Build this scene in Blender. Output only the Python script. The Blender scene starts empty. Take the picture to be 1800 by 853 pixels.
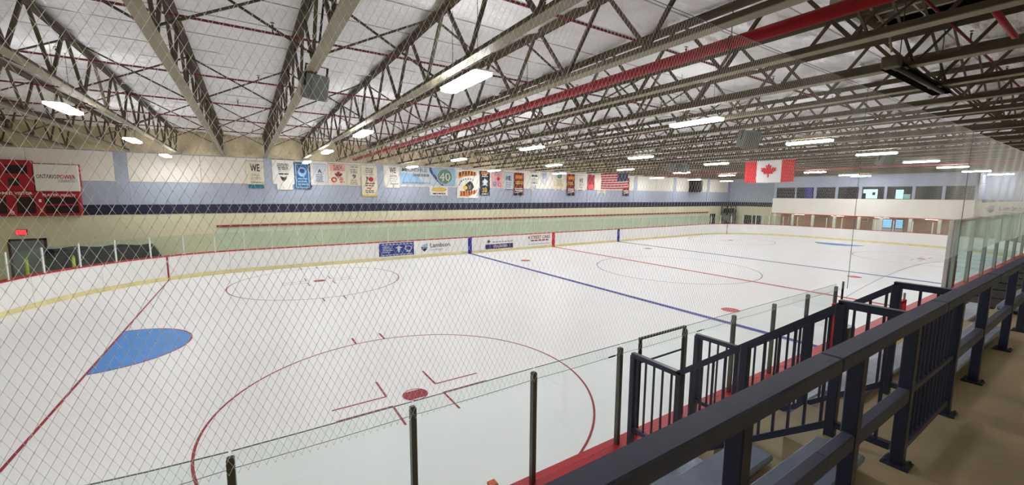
import bpy, math, random
from mathutils import Vector, Matrix
random.seed(7)
R = math.radians
SC = bpy.context.scene
COL = SC.collection

# ------------------------------------------------------------------ camera, world, exposure
cam_d = bpy.data.cameras.new('camera')
cam_d.sensor_width = 36.0
cam_d.lens = 715.04 / 1800 * 36.0
cam_d.clip_start = 0.05
cam_d.clip_end = 300
cam = bpy.data.objects.new('camera', cam_d)
COL.objects.link(cam)
SC.camera = cam
YAW, PIT, ROL = 0.9936, -0.1159, 0.0075
_f = Vector((math.cos(PIT)*math.cos(YAW), math.cos(PIT)*math.sin(YAW), math.sin(PIT)))
_r0 = Vector((math.sin(YAW), -math.cos(YAW), 0))
_u0 = _r0.cross(_f)
_r = _r0*math.cos(ROL) + _u0*math.sin(ROL)
_u = -_r0*math.sin(ROL) + _u0*math.cos(ROL)
cam.matrix_world = Matrix(((_r.x, _u.x, -_f.x, -23.9425), (_r.y, _u.y, -_f.y, -16.7153), (_r.z, _u.z, -_f.z, 4.7939), (0, 0, 0, 1)))

w = bpy.data.worlds.new('world')
SC.world = w
w.use_nodes = True
w.node_tree.nodes['Background'].inputs[0].default_value = (0.8, 0.85, 1, 1)
w.node_tree.nodes['Background'].inputs[1].default_value = 0.05
SC.view_settings.view_transform = 'Standard'
SC.view_settings.look = 'None'
SC.view_settings.gamma = 1.0
SC.view_settings.exposure = 0.0
SC.view_settings.use_curve_mapping = False
LIGHT_STRENGTH = 60.0
SC.cycles.diffuse_bounces = 6
SC.cycles.use_light_tree = False
SC.cycles.adaptive_threshold = 0.02
SC.cycles.transparent_max_bounces = 24

# ------------------------------------------------------------------ materials
def lin(c):
    return tuple(((v/255)/12.92 if v/255 <= 0.04045 else ((v/255+0.055)/1.055)**2.4) for v in c) + (1,)

MATS = {}
def mat(name, rgb, rough=0.6, metal=0.0, var=0.0, scale=3.0, bump=0.0, bscale=30.0, spec=0.5, stretch=None, bdist=0.05):
    if name in MATS:
        return MATS[name]
    m = bpy.data.materials.new(name)
    m.use_nodes = True
    nt = m.node_tree
    b = nt.nodes['Principled BSDF']
    c = lin(rgb)
    b.inputs['Base Color'].default_value = c
    b.inputs['Roughness'].default_value = rough
    b.inputs['Metallic'].default_value = metal
    b.inputs['Specular IOR Level'].default_value = spec
    if var > 0 or bump > 0:
        tc = nt.nodes.new('ShaderNodeTexCoord')
        mp = nt.nodes.new('ShaderNodeMapping')
        nt.links.new(tc.outputs['Object'], mp.inputs[0])
        if stretch:
            mp.inputs['Scale'].default_value = stretch
    if var > 0:
        n = nt.nodes.new('ShaderNodeTexNoise')
        n.inputs['Scale'].default_value = scale
        n.inputs['Detail'].default_value = 6
        nt.links.new(mp.outputs[0], n.inputs['Vector'])
        cr = nt.nodes.new('ShaderNodeValToRGB')
        cr.color_ramp.elements[0].position = 0.3
        cr.color_ramp.elements[1].position = 0.7
        cr.color_ramp.elements[0].color = tuple(v*(1-var) for v in c[:3]) + (1,)
        cr.color_ramp.elements[1].color = tuple(min(1, v*(1+var)) for v in c[:3]) + (1,)
        nt.links.new(n.outputs['Fac'], cr.inputs[0])
        nt.links.new(cr.outputs[0], b.inputs['Base Color'])
    if bump > 0:
        n2 = nt.nodes.new('ShaderNodeTexNoise')
        n2.inputs['Scale'].default_value = bscale
        n2.inputs['Detail'].default_value = 5
        nt.links.new(mp.outputs[0], n2.inputs['Vector'])
        bp = nt.nodes.new('ShaderNodeBump')
        bp.inputs['Strength'].default_value = bump
        bp.inputs['Distance'].default_value = bdist
        nt.links.new(n2.outputs['Fac'], bp.inputs['Height'])
        nt.links.new(bp.outputs[0], b.inputs['Normal'])
    MATS[name] = m
    return m

def glass_mat(name, tint, gl=0.07):
    m = bpy.data.materials.new(name)
    m.use_nodes = True
    nt = m.node_tree
    nt.nodes.clear()
    o = nt.nodes.new('ShaderNodeOutputMaterial')
    t = nt.nodes.new('ShaderNodeBsdfTransparent')
    t.inputs[0].default_value = tint + (1,)
    g = nt.nodes.new('ShaderNodeBsdfGlossy')
    g.inputs['Roughness'].default_value = 0.03
    g.inputs[0].default_value = (0.9, 1, 0.97, 1)
    lw = nt.nodes.new('ShaderNodeLayerWeight')
    pw = nt.nodes.new('ShaderNodeMath')
    pw.operation = 'POWER'
    pw.inputs[1].default_value = 5.0
    nt.links.new(lw.outputs['Facing'], pw.inputs[0])
    fr = nt.nodes.new('ShaderNodeMath')
    fr.operation = 'MULTIPLY_ADD'
    fr.inputs[1].default_value = 0.5
    fr.inputs[2].default_value = 0.025
    nt.links.new(pw.outputs[0], fr.inputs[0])
    mx = nt.nodes.new('ShaderNodeMixShader')
    nt.links.new(fr.outputs[0], mx.inputs[0])
    nt.links.new(t.outputs[0], mx.inputs[1])
    nt.links.new(g.outputs[0], mx.inputs[2])
    nt.links.new(mx.outputs[0], o.inputs[0])
    MATS[name] = m
    return m

def emit_mat(name, rgb, s):
    m = bpy.data.materials.new(name)
    m.use_nodes = True
    b = m.node_tree.nodes['Principled BSDF']
    b.inputs['Base Color'].default_value = rgb + (1,)
    b.inputs['Emission Color'].default_value = rgb + (1,)
    b.inputs['Emission Strength'].default_value = s
    MATS[name] = m
    return m

mat('ice', (247, 247, 247), 0.42, var=0.02, scale=0.25, bump=0.02, bscale=6, spec=0.35)
mat('white_board', (244, 243, 240), 0.45, var=0.03, scale=1.2)
mat('yellow_kick', (232, 220, 158), 0.5, var=0.12, scale=2)
mat('red_paint', (198, 24, 36), 0.45, var=0.06, scale=2)
mat('red_line', (150, 12, 30), 0.5, var=0.08, scale=3)
mat('blue_line', (26, 26, 144), 0.5, var=0.08, scale=3)
mat('crease_blue', (62, 138, 214), 0.5, var=0.06, scale=2)
mat('circle_blue', (70, 76, 120), 0.5)
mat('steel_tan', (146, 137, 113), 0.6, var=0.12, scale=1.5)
mat('steel_web_shaded', (84, 72, 54), 0.65, var=0.15, scale=2)  # darker joist steel: shade on webs, top chords and legs put into the colour
mat('rail_dull_red', (150, 52, 48), 0.6, var=0.1)
mat('post_white', (226, 230, 222), 0.5)
mat('seam', (185, 182, 182), 0.7)
mat('wire_grey', (120, 122, 124), 0.6)
mat('edge_green', (70, 92, 88), 0.3)
mat('steel_dark', (74, 66, 56), 0.6, var=0.15, scale=2)
mat('insulation', (250, 249, 250), 0.32, var=0.04, scale=0.8, bump=1.0, bscale=2.6, stretch=(0.7, 1.6, 1), bdist=0.16)
mat('insulation_tan', (206, 192, 158), 0.7, var=0.25, scale=1.1, bump=0.7, bscale=2.5)
mat('pipe_red', (176, 30, 44), 0.4, var=0.06, scale=2)
mat('pipe_dark_red', (120, 22, 36), 0.5, var=0.1, scale=2)
mat('concrete', (190, 178, 150), 0.85, var=0.10, scale=2, bump=0.1, bscale=20)
mat('walk_concrete', (204, 184, 148), 0.75, var=0.16, scale=1.3, bump=0.08, bscale=25)
mat('rail_black', (52, 58, 84), 0.35, var=0.05, scale=6)
mat('rail_top', (92, 98, 126), 0.5, var=0.08, scale=8, bump=0.05, bscale=80)
mat('plank_blue', (136, 150, 176), 0.22, var=0.14, scale=5, bump=0.04, bscale=40)
mat('plank_edge', (26, 26, 32), 0.5)
mat('alu', (178, 180, 178), 0.35, 0.6, var=0.04)
mat('alu_dark', (92, 94, 90), 0.35, 0.5, var=0.05)
mat('black', (20, 20, 22), 0.6)
mat('near_black', (18, 18, 21), 0.85, var=0.1, scale=2, bump=0.06, bscale=3, spec=0.15)
mat('wall_beige', (226, 222, 190), 0.8, var=0.04, scale=0.6, bump=0.05, bscale=12)
mat('wall_blue', (170, 178, 197), 0.75, var=0.04, scale=0.6)
mat('wall_navy', (34, 34, 66), 0.6, var=0.06)
mat('wall_white', (240, 234, 222), 0.7, var=0.03, scale=0.7)
mat('wall_green', (212, 222, 200), 0.75, var=0.05, scale=0.6)
mat('brick_brown', (172, 128, 98), 0.85, var=0.12, scale=5)
mat('window_dark', (22, 24, 30), 0.3, spec=0.25)
mat('dark_brown', (46, 36, 28), 0.85, var=0.2, scale=3)
def cord_mat(name, rgb, thru):
    m = bpy.data.materials.new(name)
    m.use_nodes = True
    nt = m.node_tree
    nt.nodes.clear()
    o = nt.nodes.new('ShaderNodeOutputMaterial')
    d = nt.nodes.new('ShaderNodeBsdfDiffuse')
    d.inputs[0].default_value = lin(rgb)
    t = nt.nodes.new('ShaderNodeBsdfTranslucent')
    t.inputs[0].default_value = lin(rgb)
    mx = nt.nodes.new('ShaderNodeMixShader')
    mx.inputs[0].default_value = thru
    nt.links.new(d.outputs[0], mx.inputs[1])
    nt.links.new(t.outputs[0], mx.inputs[2])
    nt.links.new(mx.outputs[0], o.inputs[0])
    MATS[name] = m
cord_mat('net_cord', (255, 254, 249), 0.5)
mat('rope', (60, 60, 62), 0.8)
mat('paper_white', (240, 236, 228), 0.8)
mat('paper_cream', (234, 224, 200), 0.8)
mat('ink', (40, 40, 52), 0.8)
mat('ink_soft', (120, 118, 126), 0.8)
mat('ink_red', (190, 40, 50), 0.8)
mat('ink_pink', (226, 170, 168), 0.8)
mat('ink_blue', (44, 100, 142), 0.8)
mat('ink_navy', (52, 62, 134), 0.8)
mat('ink_sky', (150, 190, 222), 0.8)
mat('ink_pale_blue', (206, 216, 226), 0.8)
mat('ink_teal', (36, 108, 134), 0.8)
mat('ink_green', (96, 138, 120), 0.8)
mat('ink_yellow', (226, 194, 70), 0.8)
mat('ink_orange', (224, 136, 48), 0.8)
mat('ink_maroon', (126, 34, 40), 0.8)
mat('ink_purple', (60, 44, 104), 0.8)
mat('ink_violet', (122, 128, 200), 0.8)
mat('score_red', (170, 26, 40), 0.5)
mat('score_dark', (36, 16, 20), 0.3)
mat('flag_red', (214, 34, 44), 0.8)
mat('flag_white', (238, 236, 234), 0.8)
mat('flag_blue', (40, 44, 92), 0.8)
mat('speaker_grey', (112, 116, 112), 0.6, var=0.06)
mat('grille_grey', (104, 108, 102), 0.7, var=0.1, scale=20)
mat('yellow_paint', (224, 178, 44), 0.6, var=0.1)
mat('lime', (196, 206, 60), 0.6)
mat('door_grey', (128, 140, 146), 0.5)
mat('orange', (232, 104, 50), 0.5)
mat('glass_room', (150, 200, 196), 0.5)
mat('poster_blue', (70, 160, 214), 0.6)
glass_mat('glass_near', (0.962, 0.99, 0.985))
glass_mat('glass_far', (0.91, 0.955, 0.92))
glass_mat('glass_tall', (0.85, 0.95, 0.93))
emit_mat('lamp', (0.975, 0.985, 1.0), LIGHT_STRENGTH)
emit_mat('uplight_fill', (0.975, 0.985, 1.0), LIGHT_STRENGTH*0.28)  # upward fill glow, added to lift the ceiling
emit_mat('lamp_small', (1.0, 0.96, 0.9), 9.0)
emit_mat('exit_glow', (1.0, 0.03, 0.04), 2.0)
emit_mat('lit_room', (0.45, 0.85, 0.82), 0.8)
emit_mat('lit_sign', (0.22, 0.52, 0.85), 0.9)

# ------------------------------------------------------------------ mesh helpers
ORG = {}
def org(o):
    return ORG.get(o.name, Vector((0, 0, 0))) if o else Vector((0, 0, 0))

class MB:
    def __init__(s):
        s.v = []
        s.f = []
        s.mi = []
    def add(s, vs, fs, mi=0):
        b = len(s.v)
        s.v += [tuple(p) for p in vs]
        s.f += [tuple(i+b for i in f) for f in fs]
        s.mi += [mi]*len(fs)
        return s
    def box(s, x0, x1, y0, y1, z0, z1, mi=0):
        vs = [(x0,y0,z0),(x1,y0,z0),(x1,y1,z0),(x0,y1,z0),(x0,y0,z1),(x1,y0,z1),(x1,y1,z1),(x0,y1,z1)]
        return s.add(vs, [(0,3,2,1),(4,5,6,7),(0,1,5,4),(1,2,6,5),(2,3,7,6),(3,0,4,7)], mi)
    def bbox(s, x0, x1, y0, y1, z0, z1, b=0.005):
        """box with chamfered edges"""
        vs = []
        idx = {}
        X = (x0, x1); Y = (y0, y1); Z = (z0, z1)
        for i in (0, 1):
            for j in (0, 1):
                for k in (0, 1):
                    sx = b if i == 0 else -b; sy = b if j == 0 else -b; sz = b if k == 0 else -b
                    idx[(i,j,k,0)] = len(vs); vs.append((X[i], Y[j]+sy, Z[k]+sz))
                    idx[(i,j,k,1)] = len(vs); vs.append((X[i]+sx, Y[j], Z[k]+sz))
                    idx[(i,j,k,2)] = len(vs); vs.append((X[i]+sx, Y[j]+sy, Z[k]))
        fs = []
        def q(a, flip):
            fs.append(tuple(reversed(a)) if flip else tuple(a))
        for i in (0, 1):
            q([idx[(i,0,0,0)], idx[(i,1,0,0)], idx[(i,1,1,0)], idx[(i,0,1,0)]], i == 0)
            q([idx[(0,i,0,1)], idx[(1,i,0,1)], idx[(1,i,1,1)], idx[(0,i,1,1)]], i == 1)
            q([idx[(0,0,i,2)], idx[(1,0,i,2)], idx[(1,1,i,2)], idx[(0,1,i,2)]], i == 0)
        for i in (0, 1):
            for j in (0, 1):
                q([idx[(i,j,0,0)], idx[(i,j,0,1)], idx[(i,j,1,1)], idx[(i,j,1,0)]], (i+j) % 2 == 1)
                q([idx[(i,0,j,0)], idx[(i,0,j,2)], idx[(i,1,j,2)], idx[(i,1,j,0)]], (i+j) % 2 == 0)
                q([idx[(0,i,j,1)], idx[(0,i,j,2)], idx[(1,i,j,2)], idx[(1,i,j,1)]], (i+j) % 2 == 1)
                for k in (0, 1):
                    q([idx[(i,j,k,0)], idx[(i,j,k,1)], idx[(i,j,k,2)]], (i+j+k) % 2 == 0)
        return s.add(vs, fs)
    def bar(s, p, q, wd, hg, up=(0, 0, 1), mi=0):
        p = Vector(p); q = Vector(q)
        d = (q-p).normalized()
        u = Vector(up)
        if abs(d.dot(u)) > 0.99:
            u = Vector((0, 1, 0))
        a = d.cross(u).normalized()*(wd/2)
        b = a.cross(d).normalized()*(hg/2)
        vs = [p-a-b, p+a-b, p+a+b, p-a+b, q-a-b, q+a-b, q+a+b, q-a+b]
        return s.add(vs, [(0,1,2,3),(7,6,5,4),(0,4,5,1),(1,5,6,2),(2,6,7,3),(3,7,4,0)], mi)
    def tube(s, p, q, r, n=8, r2=None, caps=True, mi=0):
        p = Vector(p); q = Vector(q)
        r2 = r if r2 is None else r2
        d = (q-p).normalized()
        u = Vector((0, 0, 1)) if abs(d.z) < 0.95 else Vector((1, 0, 0))
        a = d.cross(u).normalized()
        b = a.cross(d)
        vs = []
        for c, rr in ((p, r), (q, r2)):
            for i in range(n):
                t = 2*math.pi*i/n
                vs.append(c + a*math.cos(t)*rr + b*math.sin(t)*rr)
        fs = [(i, i+n, (i+1) % n+n, (i+1) % n) for i in range(n)]
        if caps:
            fs += [tuple(range(n)), tuple(range(2*n-1, n-1, -1))]
        return s.add(vs, fs, mi)
    def path(s, pts, r, n=6):
        for a, b in zip(pts, pts[1:]):
            s.tube(a, b, r, n)
        return s
    def poly(s, pts, mi=0):
        return s.add(pts, [tuple(range(len(pts)))], mi)
    def build(s, name, mats, parent=None, smooth=False):
        me = bpy.data.meshes.new(name)
        o3 = org(parent)
        me.from_pydata([(x-o3.x, y-o3.y, z-o3.z) for x, y, z in s.v], [], s.f)
        if not isinstance(mats, (list, tuple)):
            mats = [mats]
        for m in mats:
            me.materials.append(MATS[m])
        if len(mats) > 1:
            me.polygons.foreach_set('material_index', s.mi)
        if smooth:
            me.polygons.foreach_set('use_smooth', [True]*len(me.polygons))
        me.update()
        o = bpy.data.objects.new(name, me)
        COL.objects.link(o)
        if parent:
            o.parent = parent
        ORG[o.name] = o3.copy()
        return o

def tag(o, label=None, cat=None, group=None, kind=None):
    if label: o['label'] = label
    if cat: o['category'] = cat
    if group: o['group'] = group
    if kind: o['kind'] = kind
    return o
def thing(name, loc, label=None, cat=None, group=None, kind=None):
    o = bpy.data.objects.new(name, None)
    o.empty_display_size = 0.2
    COL.objects.link(o)
    o.location = loc
    ORG[o.name] = Vector(loc)
    return tag(o, label, cat, group, kind)
def inst(src, parent, loc, rot=None):
    c = src.copy()
    COL.objects.link(c)
    c.parent = parent
    c.location = loc
    if rot: c.rotation_euler = rot
    ORG[c.name] = ORG.get(src.name, Vector((0,0,0)))
    return c
def copy_tree(o, parent=None):
    c = o.copy()
    COL.objects.link(c)
    c.parent = parent
    for ch in list(o.children):
        copy_tree(ch, c)
    return c

_TXT = {}
def text_geo(txt, bold=0.0):
    k = (txt, bold)
    if k in _TXT: return _TXT[k]
    cu = bpy.data.curves.new('t', 'FONT')
    cu.body = txt
    cu.size = 1.0
    cu.offset = bold
    cu.resolution_u = 2
    ob = bpy.data.objects.new('t', cu)
    COL.objects.link(ob)
    dg = bpy.context.evaluated_depsgraph_get()
    me = bpy.data.meshes.new_from_object(ob.evaluated_get(dg))
    vs = [tuple(v.co) for v in me.vertices]
    fs = [tuple(p.vertices) for p in me.polygons]
    bpy.data.objects.remove(ob)
    bpy.data.meshes.remove(me)
    bpy.data.curves.remove(cu)
    x0 = min(v[0] for v in vs); x1 = max(v[0] for v in vs)
    y0 = min(v[1] for v in vs); y1 = max(v[1] for v in vs)
    _TXT[k] = (vs, fs, x0, x1, y0, y1)
    return _TXT[k]

class Face:
    """a flat face in the place: origin, right axis, up axis, outward normal"""
    def __init__(s, o, right, nrm, up=(0, 0, 1)):
        s.o = Vector(o); s.r = Vector(right); s.u = Vector(up); s.n = Vector(nrm)
    def P(s, u, v, d=0.0):
        return s.o + s.r*u + s.u*v + s.n*d
    def rect(s, parent, name, u0, u1, v0, v1, m, d=0.004):
        return MB().poly([s.P(u0, v0, d), s.P(u1, v0, d), s.P(u1, v1, d), s.P(u0, v1, d)]).build(name, m, parent)
    def slab(s, parent, name, u0, u1, v0, v1, m, d0=0.0, d1=0.02):
        b = MB()
        a = [s.P(u0, v0, d0), s.P(u1, v0, d0), s.P(u1, v1, d0), s.P(u0, v1, d0)]
        c = [s.P(u0, v0, d1), s.P(u1, v0, d1), s.P(u1, v1, d1), s.P(u0, v1, d1)]
        b.add(a+c, [(3,2,1,0),(4,5,6,7),(0,1,5,4),(1,2,6,5),(2,3,7,6),(3,0,4,7)])
        return b.build(name, m, parent)
    def poly(s, parent, name, pts, m, d=0.006):
        return MB().poly([s.P(u, v, d) for u, v in pts]).build(name, m, parent)
    def ell(s, parent, name, cu, cv, ru, rv, m, d=0.006, n=28, hole=0.0):
        if hole <= 0:
            return s.poly(parent, name, [(cu+ru*math.cos(2*math.pi*i/n), cv+rv*math.sin(2*math.pi*i/n)) for i in range(n)], m, d)
        b = MB()
        vs = []
        for k in (1.0, hole):
            vs += [s.P(cu+ru*k*math.cos(2*math.pi*i/n), cv+rv*k*math.sin(2*math.pi*i/n), d) for i in range(n)]
        b.add(vs, [(i, (i+1) % n, (i+1) % n+n, i+n) for i in range(n)])
        return b.build(name, m, parent)
    def text(s, parent, txt, u0, u1, v0, v1, m, d=0.008, bold=0.0, shear=0.0, name='lettering'):
        vs, fs, x0, x1, y0, y1 = text_geo(txt, bold)
        sx = (u1-u0)/max(1e-6, x1-x0); sy = (v1-v0)/max(1e-6, y1-y0)
        b = MB()
        b.add([s.P(u0+(x-x0)*sx+shear*(y-y0)*sy, v0+(y-y0)*sy, d) for x, y, z in vs], fs)
        return b.build(name, m, parent)

ORD = ['first','second','third','fourth','fifth','sixth','seventh','eighth','ninth','tenth','eleventh','twelfth','thirteenth','fourteenth','fifteenth','sixteenth','seventeenth','eighteenth','nineteenth','twentieth','twenty-first','twenty-second','twenty-third','twenty-fourth']

# ------------------------------------------------------------------ main dimensions
W, EX, CR = 12.95, 32.3, 8.5          # rink half width, half length, corner radius
CX, CY = EX-CR, W-CR
G, B, DL, DOT = 27.76, 8.75, 7.65, 20.79   # goal line, blue line, dot lateral, end dot x
RE, RM, RK = 4.26, 5.11, 2.06         # end circle, centre circle, crease radii
BH = 1.34                             # board height
YW, XR, XL, YN = 16.7, 36.3, -38.0, -22.5
ZB, ZT = 7.22, 8.55                   # joist bottom and top
SEG = [('n', 2*CX), ('a1', CR*math.pi/2), ('r', 2*CY), ('a2', CR*math.pi/2), ('f', 2*CX), ('a3', CR*math.pi/2), ('l', 2*CY), ('a4', CR*math.pi/2)]
PER = sum(s[1] for s in SEG)
def rim(s):
    """point and outward normal on the rink outline, s metres from the near left corner"""
    s = s % PER
    for n, L in SEG:
        if s <= L: break
        s -= L
    if n == 'n': return Vector((-CX+s, -W, 0)), Vector((0, -1, 0))
    if n == 'r': return Vector((EX, -CY+s, 0)), Vector((1, 0, 0))
    if n == 'f': return Vector((CX-s, W, 0)), Vector((0, 1, 0))
    if n == 'l': return Vector((-EX, CY-s, 0)), Vector((-1, 0, 0))
    k = int(n[1])
    cx, cy = ((CX, -CY), (CX, CY), (-CX, CY), (-CX, -CY))[k-1]
    a = -math.pi/2 + (k-1)*math.pi/2 + s/CR
    d = Vector((math.cos(a), math.sin(a), 0))
    return Vector((cx, cy, 0)) + d*CR, d
S_FAR = 2*CX + CR*math.pi/2*2 + 2*CY
def s_far(x): return S_FAR + (CX-x)
def s_near(x): return x+CX
def sweep(b, s0, s1, d0, d1, z0, z1, step=0.5):
    n = max(1, int(math.ceil((s1-s0)/step)))
    vs = []; fs = []
    for i in range(n+1):
        p, nn = rim(s0+(s1-s0)*i/n)
        for d, z in ((d0, z0), (d1, z0), (d1, z1), (d0, z1)):
            q = p+nn*d
            vs.append((q.x, q.y, z))
    for i in range(n):
        a = 4*i
        for k in range(4):
            fs.append((a+k, a+4+k, a+4+(k+1) % 4, a+(k+1) % 4))
    fs += [(3, 2, 1, 0), (4*n, 4*n+1, 4*n+2, 4*n+3)]
    return b.add(vs, fs)

# ------------------------------------------------------------------ the setting: floor, ice, walls, roof
tag(MB().box(XL, XR, YN, YW, -0.3, -0.03).build('floor', 'concrete'), 'grey concrete slab around the rink', 'floor', kind='structure')
b = MB()
b.poly([(rim(PER*i/160)[0].x, rim(PER*i/160)[0].y, 0.0) for i in range(160)])
ice = tag(b.build('floor_ice', 'ice'), 'white ice sheet with painted hockey lines', 'ice', kind='structure')

def ring(name, cx, cy, r0, r1, z, m, a0=0, a1=360, n=96, parent=ice):
    b = MB(); vs = []
    for i in range(n+1):
        a = R(a0+(a1-a0)*i/n)
        vs += [(cx+r0*math.cos(a), cy+r0*math.sin(a), z), (cx+r1*math.cos(a), cy+r1*math.sin(a), z)]
    b.add(vs, [(2*i, 2*i+1, 2*i+3, 2*i+2) for i in range(n)])
    return b.build(name, m, parent)
def disc(name, cx, cy, r, z, m, a0=0, a1=360, n=48, parent=ice):
    return MB().poly([(cx+r*math.cos(R(a0+(a1-a0)*i/n)), cy+r*math.sin(R(a0+(a1-a0)*i/n)), z) for i in range(n+(0 if a1-a0 >= 360 else 1))]).build(name, m, parent)
def strip(name, x0, x1, y0, y1, m, z=0.004):
    return MB().poly([(x0, y0, z), (x1, y0, z), (x1, y1, z), (x0, y1, z)]).build(name, m, ice)
gy = CY + math.sqrt(CR**2-(G-CX)**2)
for sg in (-1, 1):
    strip('goal_line', sg*G-0.03, sg*G+0.03, -gy, gy, 'red_line', 0.006)
    strip('blue_line', sg*B-0.15, sg*B+0.15, -W, W, 'blue_line', 0.006)
    a0, a1 = (-90, 90) if sg < 0 else (90, 270)
    disc('goal_crease', sg*G, 0, RK, 0.003, 'crease_blue', a0, a1)
    ring('crease_outline', sg*G, 0, RK-0.05, RK, 0.005, 'red_line', a0, a1, 48)
    for q in (-1, 1):
        c = sg*(G-1.22); yy = q*1.62
        strip('crease_tick', min(c, c+sg*0.13), max(c, c+sg*0.13), yy-0.03, yy+0.03, 'red_line', 0.006)
    for sy in (-1, 1):
        cx, cy = sg*DOT, sy*DL
        ring('faceoff_circle', cx, cy, RE-0.05, RE, 0.004, 'red_line')
        ring('faceoff_spot_ring', cx, cy, 0.27, 0.30, 0.005, 'red_line', n=40)
        pts = [(cx+0.285*math.cos(R(t)), cy+0.285*math.sin(R(t)), 0.004) for t in list(range(-48, 49, 8))+list(range(132, 229, 8))]
        MB().poly(pts).build('faceoff_spot', 'red_line', ice)
        for qx in (-1, 1):
            for qy in (-1, 1):
                x = cx+qx*0.62; y = cy+qy*0.26
                strip('hash_mark', min(x, x+qx*1.2), max(x, x+qx*1.2), y-0.025, y+0.025, 'red_line')
                strip('hash_mark', x-0.025, x+0.025, min(y, y+qy*0.9), max(y, y+qy*0.9), 'red_line', 0.005)
                x = cx+qx*0.45; y = cy+qy*(RE-0.02)
                strip('circle_tick', x-0.03, x+0.03, min(y, y+qy*0.6), max(y, y+qy*0.6), 'red_line')
        disc('neutral_spot', sg*(B-1.85), sy*DL, 0.36, 0.004, 'red_paint')
strip('centre_line', -0.14, 0.14, -W, W, 'red_paint', 0.006)
ring('centre_circle', 0, 0, RM-0.05, RM, 0.005, 'circle_blue')
disc('centre_spot', 0, 0, 0.15, 0.007, 'circle_blue')

# far wall and its panels
wf = tag(MB().box(XL, XR+0.3, YW, YW+0.3, -0.3, ZB).build('wall_far', 'wall_beige'), 'long far wall with banners above the rink boards', 'wall', kind='structure')
MB().box(XL, XR, YW-0.02, YW, 4.05, ZB).build('blue_band', 'wall_blue', wf)
MB().box(XL, XR, YW-0.03, YW, 3.46, 4.05).build('navy_stripe', 'wall_navy', wf)
MB().box(-25.7, 31.0, YW-0.10, YW, 2.53, 2.66).build('red_wall_rail', 'rail_dull_red', wf)
MB().box(-25.7, 31.0, YW-0.03, YW, 0.0, 2.53).build('green_dado', 'wall_green', wf)
PIL = [-30.1+7.6*i for i in range(-1, 10)]
for i, px in enumerate(PIL[:-1]):
    if px > XL:
        MB().box(px-0.29, px+0.29, YW-0.05, YW, 4.05, ZB+0.02).build('pilaster', 'wall_blue', wf)
    a, c = px+0.29, min(PIL[i+1]-0.29, XR)
    for k in range(2):
        x0 = a+(c-a)*k/2; x1 = a+(c-a)*(k+1)/2
        if x0 < XR:
            MB().bbox(max(x0+0.01, XL), min(x1-0.01, XR-0.6), YW-0.05, YW-0.02, 5.44, ZB-0.05, 0.006).build('wall_panel', 'wall_white', wf)
# crumpled tan insulation above the far wall
b = MB(); nx, nz = 220, 7
for i in range(nx+1):
    for j in range(nz+1):
        x = XL+(XR-XL)*i/nx; z = ZB+(8.75-ZB)*j/nz
        d = 0.16+0.2*math.sin(x*3.1+z*2)*math.sin(x*1.3+1)+0.08*math.sin(x*7.3+z*5)
        b.v.append((x, YW-0.05-max(0, d)*(1 if 0 < j < nz else 0.1), z))
b.f = [(i*(nz+1)+j, (i+1)*(nz+1)+j, (i+1)*(nz+1)+j+1, i*(nz+1)+j+1) for i in range(nx) for j in range(nz)]
b.mi = [0]*len(b.f)
b.build('wall_insulation', 'insulation_tan', wf, True)
# end wall
wr = tag(MB().box(XR, XR+0.3, YN, YW, -0.3, 8.8).build('wall_right', 'wall_blue'), 'pale blue end wall behind the windows', 'wall', kind='structure')
MB().box(XR-0.03, XR, YN, YW-0.05, 3.46, 4.05).build('navy_stripe', 'wall_navy', wr)
MB().box(XR-0.02, XR, YN, YW-0.05, -0.03, 3.46).build('beige_dado', 'wall_beige', wr)
tag(MB().box(XL-0.3, XL, YN, YW, -0.3, 8.8).build('wall_left', 'wall_beige'), 'beige end wall left of the scoreboard', 'wall', kind='structure')
tag(MB().box(XL, XR, YN-0.3, YN, -0.3, 8.8).build('wall_near', 'wall_beige'), 'beige wall behind the spectator walkway', 'wall', kind='structure')

# ceiling: quilted white insulation blankets, one strip each
ceil = tag(MB().box(XL, XR, YN, YW, 8.86, 9.0).build('ceiling', 'steel_dark'), 'roof lined with white quilted insulation', 'ceiling', kind='structure')
SW = 1.45
y = YN; k = 0
HATCH = (-14.2, -11.6, -15.6, -13.1)
while y < YW-0.1:
    y1 = min(y+SW, YW)
    b = MB(); nx, ny = 300, 10
    ph = random.random()*10
    sag = 0.10+0.08*random.random()
    for i in range(nx+1):
        x = XL+(XR-XL)*i/nx
        for j in range(ny+1):
            v = j/ny
            s = 1-(2*v-1)**2
            z = 8.70 - sag*s*(0.7+0.3*math.sin(x*0.9+ph)) + (0.035*math.sin(x*4.3+v*5+ph) + 0.022*math.sin(x*9.1-v*8+2*ph) + 0.04*math.sin(x*1.7+v*11+3*ph))*s
            b.v.append((x, y+(y1-y)*v, z))
    for i in range(nx):
        x = XL+(XR-XL)*(i+0.5)/nx
        for j in range(ny):
            yc = y+(y1-y)*(j+0.5)/ny
            if HATCH[0] < x < HATCH[1] and HATCH[2] < yc < HATCH[3]:
                continue
            b.f.append((i*(ny+1)+j, i*(ny+1)+j+1, (i+1)*(ny+1)+j+1, (i+1)*(ny+1)+j)); b.mi.append(0)
    b.build('insulation_blanket', 'insulation', ceil, True)
    if y1 < YW-0.2: MB().box(XL, XR, y1-0.012, y1+0.012, 8.685, 8.70).build('seam_tape', 'seam', ceil)
    y = y1; k += 1
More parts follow.
